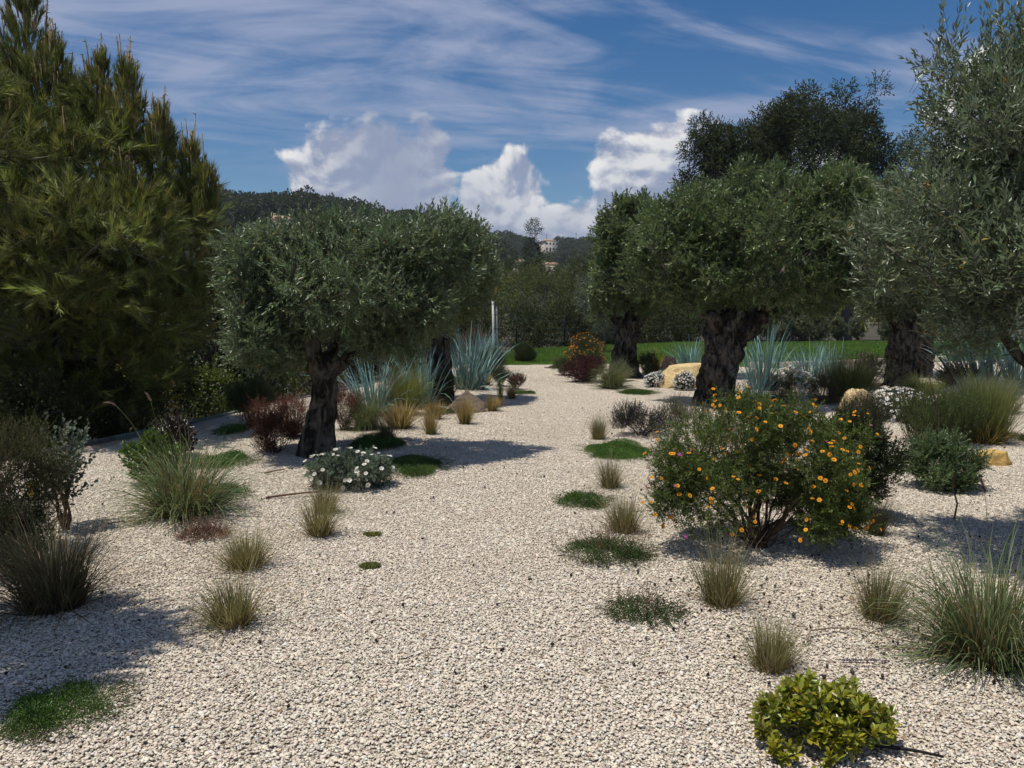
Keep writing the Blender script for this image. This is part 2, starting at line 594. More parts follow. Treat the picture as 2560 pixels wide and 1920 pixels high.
ry = np.linspace(-4, 27.5, 127)
tt = np.linspace(0, 1, 100)
GX = edge_x(ry)[:, None] + (19 - edge_x(ry)[:, None]) * tt[None]
GY = np.broadcast_to(ry[:, None], GX.shape)
GZ = ground(GX, GY) - 0.011
# a skirt so the bed has depth where the land falls away
GX = np.concatenate([GX[:, :1] - 0.02, GX], 1); GY = np.concatenate([GY[:, :1], GY], 1); GZ = np.concatenate([np.full((127, 1), -0.6), GZ], 1)
bed = grid_mesh('gravel_ground', GX, GY, GZ, gravel_bed_mat())
bed['kind'] = 'structure'

LAWN_X = np.array([-0.9, 0.0, 1.3, 4.0, 7.4, 11.4, 13.0, 17, 24])
LAWN_F = np.array([23.2, 23.7, 24.2, 23.6, 22.4, 24.2, 24.9, 26.6, 29.5])
LAWN_B = np.array([26.0, 30.0, 33.0, 35.5, 36.6, 37.0, 37.0, 37.5, 38.5])
lawn_f = lambda x: np.interp(x, LAWN_X, LAWN_F)
lawn_b = lambda x: np.interp(x, LAWN_X, LAWN_B)


def lawn_z(x, y):
    return 0.045 + 0.08 * sstep(4.5, 8.0, x) + 0.002 * (y - 23) + 0.02 * np.sin(x * 0.9) * np.sin(y * 0.7)


def in_lawn(x, y):
    return (x > LAWN_X[0]) & (y > lawn_f(x) - 0.05) & (y < lawn_b(x))


def lawn_mat():
    m, N, out = mat_base('lawn_turf')
    g = N.n('ShaderNodeNewGeometry')
    a = N.noise(g.outputs['Position'], 0.7, 6, 0.6)
    b = N.noise(g.outputs['Position'], 30, 4, 0.7)
    c = N.mix(N.smooth(a.outputs[0], 0.35, 0.65), (0.070, 0.135, 0.022, 1), (0.100, 0.175, 0.030, 1))
    c = N.mix(N.smooth(b.outputs[0], 0.35, 0.7, 0, 0.55), c, (0.036, 0.070, 0.012, 1))
    pb = N.n('ShaderNodeBsdfPrincipled'); N.link(c, pb.inputs['Base Color']); pb.inputs['Roughness'].default_value = 0.85; pb.inputs['Specular IOR Level'].default_value = 0.15
    bp = N.n('ShaderNodeBump'); bp.inputs['Distance'].default_value = 0.05
    N.link(b.outputs[0], bp.inputs['Height']); N.link(bp.outputs[0], pb.inputs['Normal'])
    N.link(pb.outputs[0], out.inputs[0])
    return m


lx = np.concatenate([np.linspace(-0.9, 13, 70), np.linspace(13.4, 24, 20)])
ts = np.linspace(0, 1, 40)
LX = np.broadcast_to(lx[:, None], (90, 40)); LY = lawn_f(lx)[:, None] + (lawn_b(lx) - lawn_f(lx))[:, None] * ts[None]
LZ = lawn_z(LX, LY)
LX = np.concatenate([LX[:, :1], LX], 1); LY = np.concatenate([LY[:, :1] - 0.01, LY], 1); LZ = np.concatenate([np.full((90, 1), -0.4), LZ], 1)
lawn = grid_mesh('lawn', LX[::-1], LY[::-1], LZ[::-1], lawn_mat())
lawn['kind'] = 'structure'
nb = 150000
bx = U(-0.9, 19, nb); by = lawn_f(bx) + (lawn_b(bx) - lawn_f(bx)) * U(0, 1, nb) ** 1.25
a = Acc()
P = np.stack([bx, by, lawn_z(bx, by) - 0.004], 1)
D = nrm(np.stack([R.normal(0, .45, nb), R.normal(0, .45, nb), np.ones(nb)], 1))
S_ = nrm(np.cross(D, rand_dirs(nb))) * 0.009
V = np.stack([P - S_, P + S_, P + D * U(0.035, 0.07, nb)[:, None]], 1).reshape(-1, 3)
a.add(V, np.arange(nb * 3).reshape(-1, 3), np.repeat(vary((0.100, 0.175, 0.030), nb, 0.25, 0.08), 3, 0))
a.build('lawn_grass', M_BLADE, None, False, True)

# ------------------------------------------------------------------ gravel stones
PHI = (1 + 5 ** 0.5) / 2
ICO_V = nrm(np.array([(-1, PHI, 0), (1, PHI, 0), (-1, -PHI, 0), (1, -PHI, 0), (0, -1, PHI), (0, 1, PHI), (0, -1, -PHI), (0, 1, -PHI), (PHI, 0, -1), (PHI, 0, 1), (-PHI, 0, -1), (-PHI, 0, 1)], float))
ICO_F = np.array([(0, 11, 5), (0, 5, 1), (0, 1, 7), (0, 7, 10), (0, 10, 11), (1, 5, 9), (5, 11, 4), (11, 10, 2), (10, 7, 6), (7, 1, 8), (3, 9, 4), (3, 4, 2), (3, 2, 6), (3, 6, 8), (3, 8, 9), (4, 9, 5), (2, 4, 11), (6, 2, 10), (8, 6, 7), (9, 8, 1)])


def rot_mats(n, tilt):
    """Random yaw with a limited tilt."""
    ya = U(0, 6.283, n); ti = R.normal(0, tilt, n); td = U(0, 6.283, n)
    c, s = np.cos(ya), np.sin(ya); z = np.zeros(n); o = np.ones(n)
    A = np.stack([np.stack([c, -s, z], 1), np.stack([s, c, z], 1), np.stack([z, z, o], 1)], 1)
    ax = np.stack([np.cos(td), np.sin(td), z], 1)
    K = np.zeros((n, 3, 3)); K[:, 0, 1] = -ax[:, 2]; K[:, 0, 2] = ax[:, 1]; K[:, 1, 0] = ax[:, 2]; K[:, 1, 2] = -ax[:, 0]; K[:, 2, 0] = -ax[:, 1]; K[:, 2, 1] = ax[:, 0]
    st, ct = np.sin(ti)[:, None, None], np.cos(ti)[:, None, None]
    B = np.eye(3)[None] + st * K + (1 - ct) * (K @ K)
    return B @ A


def stones(acc, P, size, col, flat=(0.45, 0.8), tilt=0.5):
    n = len(P)
    sc3 = np.stack([size * U(0.8, 1.35, n), size * U(0.65, 1.0, n), size * U(*flat, n)], 1)
    V = ICO_V[None] * (1 + R.normal(0, 0.15, (n, 12, 1))) * sc3[:, None]
    V = np.einsum('nij,nkj->nki', rot_mats(n, tilt), V) + P[:, None]
    F = (np.arange(n)[:, None, None] * 12 + ICO_F[None]).reshape(-1, 3)
    acc.add(V.reshape(-1, 3), F, np.repeat(col, 12, 0))


def stone_mat():
    m, N, out = mat_base('limestone_chip')
    at = N.n('ShaderNodeAttribute', attribute_name='tint')
    g = N.n('ShaderNodeNewGeometry')
    a = N.noise(g.outputs['Position'], 90, 5, 0.6); b = N.noise(g.outputs['Position'], 0.75, 5, 0.6); c = N.noise(g.outputs['Position'], 3.3, 4, 0.6)
    hs = N.n('ShaderNodeHueSaturation'); N.link(at.outputs['Color'], hs.inputs['Color'])
    N.link(N.smooth(a.outputs[0], 0.3, 0.7, 0.9, 1.1), hs.inputs['Value'])
    col = N.mix(N.smooth(b.outputs[0], 0.45, 0.75, 0, 0.30), hs.outputs[0], (0.50, 0.40, 0.29, 1))
    col = N.mix(N.smooth(c.outputs[0], 0.55, 0.8, 0, 0.35), col, (0.40, 0.33, 0.25, 1))
    pb = N.n('ShaderNodeBsdfPrincipled'); N.link(col, pb.inputs['Base Color']); pb.inputs['Roughness'].default_value = 0.85; pb.inputs['Specular IOR Level'].default_value = 0.25
    N.link(pb.outputs[0], out.inputs[0])
    return m


M_STONE = stone_mat()
TILE = 0.6
tiles = []
for k in range(5):
    a = Acc()
    n = 4700
    P = np.stack([U(-TILE / 2, TILE / 2, n), U(-TILE / 2, TILE / 2, n), U(-0.0055, 0.0005, n)], 1)
    size = np.exp(R.normal(math.log(0.0059), 0.34, n)).clip(0.003, 0.0145)
    base = np.array([0.66, 0.58, 0.465])
    col = base * np.exp(R.normal(0.0, 0.10, (n, 1))) * np.exp(R.normal(0, 0.02, (n, 3)))
    kind = U(0, 1, n)
    col[kind < 0.10] = np.array([0.54, 0.43, 0.34]) * np.exp(R.normal(0, .12, ((kind < 0.10).sum(), 1)))
    col[(kind > 0.10) & (kind < 0.16)] = np.array([0.42, 0.38, 0.33])
    col[(kind > 0.19) & (kind < 0.212)] = np.array([0.27, 0.19, 0.12])
    col[kind > 0.95] = np.array([0.72, 0.69, 0.63])
    stones(a, P, size, col.clip(0, 0.8), (0.20, 0.46), 0.26)
    tiles.append(a.mesh('gravel_tile', M_STONE))
tx, ty = np.meshgrid(np.arange(-6.3, 15.6, TILE), np.arange(0.2, 26.6, TILE))
tx, ty = tx.ravel(), ty.ravel()
ok = (tx > edge_x(ty) + 0.28) & ~(in_lawn(tx, ty + 0.3)) & (np.abs(tx) < 0.78 * ty + 3.2)
tx, ty = tx[ok], ty[ok]
n = len(tx)
e = 0.25
zx = (ground(tx + e, ty) - ground(tx - e, ty)) / (2 * e); zy = (ground(tx, ty + e) - ground(tx, ty - e)) / (2 * e)
quarter = R.integers(0, 4, n) * (math.pi / 2)
# the tile leans with the ground whichever way it is turned
cq, sq = np.cos(quarter), np.sin(quarter)
lx_, ly_ = zx * cq + zy * sq, -zx * sq + zy * cq
rot = np.stack([np.arctan(ly_), -np.arctan(lx_), quarter], 1)
scatter('gravel', np.stack([tx, ty, ground(tx, ty)], 1), rot, np.ones((n, 3)), R.integers(0, 5, n), tiles)

# dark fallen olives strewn over the stones
a = Acc()
n = 520
fy = 2.2 + 11 * U(0, 1, n) ** 0.8; fx = U(-0.7, 0.7, n) * fy
clus = U(0, 1, n) < 0.35
fx[clus] = 1.9 + R.normal(0, 0.9, clus.sum()); fy[clus] = 4.3 + R.normal(0, 0.6, clus.sum())
ok = fx > edge_x(fy) + 0.2
fx, fy = fx[ok], fy[ok]; n = len(fx)
stones(a, np.stack([fx, fy, ground(fx, fy) + 0.012], 1), U(0.007, 0.0115, n), vary((0.018, 0.014, 0.014), n, 0.3), (0.7, 0.95), 1.0)
a.build('fallen_olives', M_STONE, None, True, True)
# bits of leaf litter and twig
a = Acc()
n = 3600
fy = 2.2 + 10 * U(0, 1, n) ** 0.8; fx = U(-0.72, 0.72, n) * fy
near = R.integers(0, 12, n)
for q_, (cx_, cy_, sd_) in enumerate([(1.6, 4.9, 0.8), (2.4, 4.2, 0.6), (-2.1, 8.4, 0.9), (-1.4, 7.3, 0.5), (-1.5, 4.2, 0.35), (-2.4, 5.9, 0.5), (1.2, 3.0, 0.4)]):
    k_ = near == q_
    fx[k_] = cx_ + R.normal(0, sd_, k_.sum()); fy[k_] = cy_ + R.normal(0, sd_ * 0.8, k_.sum())
ok = fx > edge_x(fy) + 0.2
fx, fy = fx[ok], fy[ok]; n = len(fx)
P = np.stack([fx, fy, ground(fx, fy) + 0.012], 1)
D = nrm(np.stack([R.normal(size=n), R.normal(size=n), R.normal(0, .12, n)], 1))
leaves(a, P, D, U(0.012, 0.04, n), U(0.003, 0.009, n), vary((0.17, 0.115, 0.06), n, 0.35), 0.2, 0.1, 3.0)
a.build('leaf_litter', M_DULL, None, False, True)

# ------------------------------------------------------------------ kerb and edging
def prism(acc, c, sx, sy, sz, rz, col, jit=0.0):
    """A box standing on z = c[2]; jit roughens its corners."""
    q = np.array([(-1, -1, 0), (1, -1, 0), (1, 1, 0), (-1, 1, 0), (-1, -1, 1), (1, -1, 1), (1, 1, 1), (-1, 1, 1)], float)
    b = 0.93
    V = q * np.array([sx / 2, sy / 2, sz])
    top = V[4:].copy(); V[4:, 2] -= min(sz * 0.08, 0.02)
    top[:, :2] = top[:, :2] - np.sign(top[:, :2]) * min(0.012, sy * 0.1)
    V = np.concatenate([V, top]) + R.normal(0, jit, (12, 3))
    ca, sa = math.cos(rz), math.sin(rz)
    V = np.stack([V[:, 0] * ca - V[:, 1] * sa, V[:, 0] * sa + V[:, 1] * ca, V[:, 2]], 1) + np.asarray(c, float)
    F = []
    for lo in (0, 4):
        for i in range(4):
            j = (i + 1) % 4
            F += [(lo + i, lo + j, lo + 4 + j), (lo + i, lo + 4 + j, lo + 4 + i)]
    F += [(8, 9, 10), (8, 10, 11)]
    acc.add(V, F, col)


M_KERB = tint_mat('kerb_stone', 0.85, 0.2, 0.4, 24, 0.22)
kerb = thing('lawn_kerb', 'pale stone kerb between the lawn and the gravel', 'kerb', (0, 0, 0))
xs = np.arange(6.7, 13.6, 0.98)
for x0, x1 in zip(xs[:-1], xs[1:]):
    y0, y1 = lawn_f(x0), lawn_f(x1)
    L = math.hypot(x1 - x0, y1 - y0)
    a = Acc()
    prism(a, ((x0 + x1) / 2, (y0 + y1) / 2 - 0.05, -0.1), L - 0.012, 0.12, 0.1 + lawn_z((x0 + x1) / 2, y0) + 0.035, math.atan2(y1 - y0, x1 - x0), vary((0.40, 0.34, 0.26), 1, 0.08)[0], 0.003)
    a.build('kerb_stone', M_KERB, kerb)
edging = thing('timber_edging', 'grey timber edging strip where the gravel ends above the dark wood', 'edging')
ys = np.arange(4.0, 23.5, 1.5)
for y0, y1 in zip(ys[:-1], ys[1:]):
    x0, x1 = edge_x(y0), edge_x(y1)
    a = Acc()
    prism(a, ((x0 + x1) / 2 - 0.05, (y0 + y1) / 2, -0.35), math.hypot(x1 - x0, y1 - y0) - 0.01, 0.05, 0.375, math.atan2(y1 - y0, x1 - x0), vary((0.16, 0.16, 0.155), 1, 0.1)[0], 0.003)
    a.build('board', M_KERB, edging)

# ------------------------------------------------------------------ hills: far wood and houses
def forest_mesh(w, h, n, leaf, col):
    a = Acc()
    core = [(0, 0, h * 0.68, w * 0.42, w * 0.42, h * 0.26)]
    bl = clumps(core, 16, w * 0.17, 0.8) + core
    P, Nn, _ = in_blobs(bl, n, 0.75)
    keep = prune(P, Nn, core, 0.7)
    P, Nn = P[keep], Nn[keep]
    leaves(a, P, nrm(Nn + R.normal(0, 0.6, P.shape)), leaf * U(0.7, 1.3, len(P)), leaf * 0.8, vary(col, len(P), 0.25), 0.2, 0.1)
    tube(a, [(0, 0, -1), (0.1, 0, h * 0.35), (0, 0.1, h * 0.65)], [0.3, 0.22, 0.1], 5, (0.06, 0.05, 0.04))
    return a.mesh('far_tree', M_DULL)


FOREST_COLS = [(0.048, 0.062, 0.028), (0.056, 0.072, 0.030), (0.070, 0.082, 0.036), (0.042, 0.058, 0.030), (0.085, 0.092, 0.050)]
fm = [forest_mesh(w, h, 1500, 0.55, c) for (w, h), c in zip([(7.5, 6.8), (6.2, 7.4), (5.4, 5.2), (8.5, 6.4), (4.0, 3.8)], FOREST_COLS)]
HOUSES = [  # x, y, width, depth, storeys, turn, label
    (21.0, 462, 9.0, 7, 2, 0.45, 'white villa with red tiled roof high on the far wooded hill'),
    (3.6, 352, 8.0, 6, 1, -0.3, 'low cream house with pinkish roof on the far slope below the villa'),
    (16.5, 352, 9.0, 6, 1, 0.25, 'long pink tiled house half hidden by trees on the far slope'),
    (-55.5, 196, 6, 5, 1, 0.3, 'small pale house low on the near wooded hill behind the olive crown'),
]
n = 13500
fx = U(-300, 330, n); fy = 100 + 560 * U(0, 1, n) ** 0.9
ok = np.abs(fx) < 0.72 * fy + 25
for hx, hy, hw, *_ in HOUSES:
    hz = terrain_z(np.float64(hx), np.float64(hy)) + (1.8 if hw > 8.5 else 1.2)
    sight = 1.6 + (hz + 0.6 - 1.6) * fy / hy                        # keep the view line to the house open
    ok &= ~((np.abs(fx * hy / fy - hx) < hw * 0.75 + 2) & (fy < hy + 7) & ((terrain_z(fx, fy) + 8.0 > sight) | (fy > hy - 9)))
fx, fy = fx[ok], fy[ok]; n = len(fx)
sc_ = U(0.7, 1.35, n) * np.where(fy < 175, 0.8, 1.0)
scatter('far_wood', np.stack([fx, fy, terrain_z(fx, fy)], 1), np.stack([np.zeros(n), np.zeros(n), U(0, 6.28, n)], 1), np.stack([sc_, sc_, sc_ * U(0.85, 1.15, n)], 1), R.choice(5, n, p=[.28, .25, .2, .17, .1]), fm)

M_WALL = tint_mat('render_wall', 0.9, 0.2, 0.1, 2.0, 0.08)
M_ROOF = tint_mat('clay_tiles', 0.9, 0.2, 0.5, 6.0, 0.25)
M_PANE = tint_mat('window_glass', 0.15, 0.5, 0, 5, 0.05)


def house(x, y, w, d, st, rz, label):
    h = 2.9 * st
    z = terrain_z(np.float64(x), np.float64(y)) - 0.6 + (2.4 if st == 2 else 1.8)
    t = thing('hillside_house', label, 'house', (x, y, z), None, rz)
    wall = Acc(); prism(wall, (0, 0, -4), w, d, h + 4, 0, (0.62, 0.56, 0.46)); prism(wall, (w * 0.55, -0.6, -4), w * 0.34, d * 0.75, h * 0.62 + 4, 0, (0.62, 0.54, 0.43))
    wall.build('wall', M_WALL, t)
    for (cx, cy, ww, dd, zz, rh) in ((0, 0, w + 0.9, d + 0.9, h, 1.5), (w * 0.55, -0.6, w * 0.34 + 0.8, d * 0.75 + 0.8, h * 0.62, 0.9)):
        r = Acc()
        V = [(-ww / 2, -dd / 2, 0), (ww / 2, -dd / 2, 0), (ww / 2, dd / 2, 0), (-ww / 2, dd / 2, 0), (-ww / 2 + dd * .35, 0, rh), (ww / 2 - dd * .35, 0, rh)]
        r.add(np.array(V) + np.array([cx, cy, zz + 0.05]), [(0, 1, 5), (0, 5, 4), (1, 2, 5), (2, 3, 4), (2, 4, 5), (3, 0, 4), (0, 2, 1), (0, 3, 2)], (0.36, 0.235, 0.17))
        ro = r.build('roof', M_ROOF, t)
    ch = Acc(); prism(ch, (-w * 0.25, 0.5, h + 0.6), 0.7, 0.5, 1.5, 0, (0.6, 0.5, 0.4)); ch.build('chimney', M_WALL, t)
    for s in range(st):
        for k in range(4):
            wx = -w * 0.36 + k * w * 0.24
            if s == 0 and k == 1:
                a = Acc(); prism(a, (wx, -d / 2 - 0.03, 0.05), 1.1, 0.06, 2.2, 0, (0.13, 0.09, 0.06)); a.build('door', M_WALL, t); continue
            a = Acc(); prism(a, (wx, -d / 2 - 0.02, 0.95 + 2.9 * s), 1.1, 0.05, 1.3, 0, (0.05, 0.06, 0.07)); a.build('window', M_PANE, t)


for hh in HOUSES:
    house(*hh)
for (x, y, ht, lb) in ((20.5, 480, 13, 'thin dark mast standing behind the white hilltop villa'), (37.0, 470, 12, 'thin grey pole on the ridge to one side of the villa')):
    z = float(terrain_z(np.float64(x), np.float64(y)))
    t = thing('hilltop_mast', lb, 'mast', (x, y, z))
    a = Acc(); tube(a, [(0, 0, -1), (0, 0, ht * .5), (0, 0, ht)], [0.22, 0.18, 0.12], 6, (0.06, 0.06, 0.06)); a.build('pole', M_WOOD, t)
    a = Acc(); tube(a, [(-0.7, 0, ht * .92), (0, 0, ht * .92), (0.7, 0, ht * .92)], 0.07, 5, (0.06, 0.06, 0.06)); a.build('crossarm', M_WOOD, t)

# ------------------------------------------------------------------ plant builders
def fnoise(V, s, seed=0.0):
    """Smooth pseudo-noise in -1..1 for arrays of points."""
    x, y, z = V[..., 0] * s + seed, V[..., 1] * s + seed * 1.7, V[..., 2] * s - seed
    return (np.sin(x * 1.3 + 1.7 * np.sin(y * 1.1 + z * .7)) + np.sin(y * 1.9 + 1.3 * np.sin(z * 1.6 + x * .6)) + np.sin(z * 1.5 + 1.1 * np.sin(x * 1.7 - y * .8))) / 3


def blades(acc, n, r0, h, lean, width, cbase, ctip, curve=0.5, seg=4, hvar=0.25, mixc=None, mixf=0.0, flat=0.0):
    """Grass blades rising from a crown of radius r0, arching outwards."""
    ang = U(0, 6.283, n); rr = r0 * np.sqrt(U(0, 1, n))
    P = np.stack([np.cos(ang) * rr, np.sin(ang) * rr, np.zeros(n) - 0.02], 1)
    oa = ang + R.normal(0, 0.5, n)
    out = np.stack([np.cos(oa), np.sin(oa), np.zeros(n)], 1)
    th = np.abs(R.normal(0, lean, n)) * (0.35 + 0.65 * rr / max(r0, 1e-6)) + 0.02
    L = h * (1 + R.normal(0, hvar, n)).clip(0.3, 1.5)
    side = nrm(np.cross(out, np.array([0, 0, 1.0])) + R.normal(0, 0.5, (n, 3)))
    pts, wd = [P], [np.ones(n)]
    cur = P.copy()
    cv = np.abs(R.normal(curve, curve * 0.5, n))
    for s in range(1, seg + 1):
        t = s / seg
        a = (th + cv * t * t * (0.4 + th)).clip(0, 2.4)
        step = out * np.sin(a)[:, None] + np.array([0, 0, 1.0]) * np.cos(a)[:, None]
        cur = cur + step * (L / seg)[:, None]
        cur[:, 2] = np.maximum(cur[:, 2], 0.012)
        pts.append(cur.copy()); wd.append(np.full(n, 1 - t ** 1.6))
    W = width * U(0.7, 1.3, n)
    cb, ct = vary(cbase, n, 0.2), vary(ctip, n, 0.2)
    if mixc is not None:
        k = U(0, 1, n) < mixf
        ct[k] = vary(mixc, k.sum(), 0.2)
    Vs, Cs = [], []
    for s in range(seg + 1):
        t = (s / seg) ** 0.8
        c = cb * (1 - t) + ct * t
        if s < seg:
            o = side * (W * wd[s] * 0.5)[:, None]
            Vs += [pts[s] - o, pts[s] + o]; Cs += [c, c]
        else:
            Vs.append(pts[s]); Cs.append(c)
    m = len(Vs)
    V = np.stack(Vs, 1).reshape(-1, 3); C = np.stack(Cs, 1).reshape(-1, 3)
    k = np.arange(n)[:, None] * m
    F = []
    for s in range(seg - 1):
        b = 2 * s
        F += [k + [b, b + 1, b + 3], k + [b, b + 3, b + 2]]
    F.append(k + [m - 3, m - 2, m - 1])
    acc.add(V, np.concatenate(F), C)


_cache = {}


def at_ground(x, y):
    return (x, y, float(ground(np.float64(x), np.float64(y))))


def tuft_parts(key, make):
    """Builds the meshes of a kind of tuft once; later tufts of that kind share them."""
    if key not in _cache:
        _cache[key] = make()
    return _cache[key]


def place(kind, name, label, cat, x, y, w, h, group, variants, make, ref, tilt=0.09):
    v = int(R.integers(0, variants))
    meshes = tuft_parts((kind, v), make)
    w, h = w * float(U(0.92, 1.1)), h * float(U(0.92, 1.1))
    t = thing(name, label, cat, at_ground(x, y), group, float(U(0, 6.28)))
    t.rotation_euler = (float(R.normal(0, tilt)), float(R.normal(0, tilt)), float(U(0, 6.28)))
    t.scale = (1.12 * w / ref[0], 1.12 * w / ref[0], 1.1 * h / ref[1])
    for nm, me in meshes:
        link(nm, me, t, True)
    return t


def fescue_meshes():
    a = Acc(); b = Acc()
    blades(a, 520, 0.075, 0.27, 0.50, 0.0038, (0.17, 0.145, 0.06), (0.29, 0.26, 0.115), 0.35, 4, 0.22, (0.155, 0.195, 0.075), 0.42)
    blades(b, 130, 0.065, 0.36, 0.66, 0.0023, (0.25, 0.20, 0.09), (0.40, 0.35, 0.21), 0.5, 4, 0.3)
    blades(b, 90, 0.10, 0.13, 1.25, 0.003, (0.20, 0.16, 0.085), (0.34, 0.28, 0.16), 0.6, 3, 0.4)
    return [('blades', a.mesh('blades', M_BLADE)), ('dry_stalks', b.mesh('dry_stalks', M_BLADE))]


def tan_meshes():
    a = Acc(); b = Acc()
    blades(a, 430, 0.05, 0.31, 0.42, 0.0055, (0.145, 0.138, 0.043), (0.392, 0.290, 0.123), 0.18, 4, 0.13, (0.478, 0.362, 0.174), 0.3)
    blades(b, 60, 0.07, 0.30, 0.6, 0.004, (0.131, 0.145, 0.051), (0.217, 0.246, 0.102), 0.4, 4, 0.2)
    return [('straw_blades', a.mesh('straw_blades', M_BLADE)), ('green_blades', b.mesh('green_blades', M_BLADE))]


def stipa_meshes():
    a = Acc(); b = Acc()
    blades(a, 1500, 0.12, 0.50, 0.32, 0.0042, (0.090, 0.119, 0.029), (0.181, 0.210, 0.065), 0.5, 5, 0.16, (0.290, 0.275, 0.123), 0.2)
    blades(b, 420, 0.13, 0.22, 0.75, 0.005, (0.290, 0.196, 0.072), (0.478, 0.334, 0.145), 0.4, 4, 0.25)
    return [('green_blades', a.mesh('green_blades', M_BLADE)), ('straw_base', b.mesh('straw_base', M_BLADE))]


def lyme_meshes():
    a = Acc(); b = Acc()
    blades(a, 190, 0.17, 0.62, 0.46, 0.015, (0.123, 0.196, 0.160), (0.239, 0.399, 0.392), 0.75, 6, 0.25, (0.167, 0.312, 0.326), 0.4)
    blades(b, 60, 0.16, 0.30, 0.6, 0.010, (0.217, 0.174, 0.087), (0.334, 0.290, 0.174), 0.6, 4, 0.3)
    return [('blue_blades', a.mesh('blue_blades', M_BLUE)), ('dry_blades', b.mesh('dry_blades', M_BLADE))]


def fountain_meshes():
    a = Acc(); b = Acc()
    blades(a, 1000, 0.19, 0.56, 0.85, 0.0085, (0.080, 0.090, 0.038), (0.152, 0.210, 0.090), 1.7, 6, 0.30, (0.210, 0.254, 0.123), 0.3)
    blades(b, 420, 0.17, 0.44, 0.75, 0.006, (0.174, 0.123, 0.058), (0.304, 0.225, 0.109), 0.9, 5, 0.35)
    return [('green_blades', a.mesh('green_blades', M_BLADE)), ('dry_blades', b.mesh('dry_blades', M_BLADE))]


def brownfountain_meshes():
    a = Acc(); b = Acc()
    blades(a, 800, 0.17, 0.56, 0.62, 0.0075, (0.072, 0.065, 0.032), (0.123, 0.123, 0.058), 1.0, 6, 0.28, (0.203, 0.145, 0.080), 0.35)
    blades(b, 320, 0.16, 0.38, 0.75, 0.006, (0.160, 0.109, 0.058), (0.246, 0.174, 0.094), 0.9, 5, 0.35)
    return [('green_blades', a.mesh('green_blades', M_BLADE)), ('dry_blades', b.mesh('dry_blades', M_BLADE))]


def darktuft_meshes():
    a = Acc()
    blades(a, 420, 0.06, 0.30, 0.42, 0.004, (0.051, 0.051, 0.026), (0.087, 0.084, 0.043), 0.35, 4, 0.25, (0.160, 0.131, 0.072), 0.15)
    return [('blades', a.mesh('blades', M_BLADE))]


def reed_meshes():
    a = Acc()
    blades(a, 90, 0.045, 0.5, 0.10, 0.009, (0.065, 0.109, 0.029), (0.116, 0.196, 0.051), 0.12, 5, 0.2)
    return [('blades', a.mesh('blades', M_BLADE))]


def orangegrass_meshes():
    a = Acc()
    blades(a, 70, 0.10, 0.34, 0.8, 0.022, (0.189, 0.160, 0.043), (0.580, 0.246, 0.065), 0.8, 5, 0.3, (0.174, 0.203, 0.058), 0.3)
    return [('sword_leaves', a.mesh('sword_leaves', M_BLADE))]


TUFTS = {  # kind: name, category, maker, variants, reference width and height
    'fescue': ('fescue_tuft', 'grass tuft', fescue_meshes, 5, (0.36, 0.29)),
    'tan': ('straw_grass_tuft', 'grass tuft', tan_meshes, 4, (0.40, 0.31)),
    'stipa': ('feather_grass', 'grass', stipa_meshes, 3, (0.60, 0.46)),
    'lyme': ('blue_lyme_grass', 'grass', lyme_meshes, 5, (0.80, 0.56)),
    'fountain': ('fountain_grass', 'grass', fountain_meshes, 3, (0.95, 0.50)),
    'brownfountain': ('fountain_grass', 'grass', brownfountain_meshes, 1, (0.95, 0.50)),
    'dark': ('dark_grass_tuft', 'grass tuft', darktuft_meshes, 2, (0.34, 0.30)),
    'reed': ('upright_reed', 'grass', reed_meshes, 1, (0.20, 0.50)),
    'orange': ('orange_sword_plant', 'plant', orangegrass_meshes, 1, (0.55, 0.28)),
}


def tuft(kind, x, y, w, h, label, group=None):
    nm, cat, mk, nv, ref = TUFTS[kind]
    return place(kind, nm, label, cat, x, y, w, h, group, nv, mk, ref)


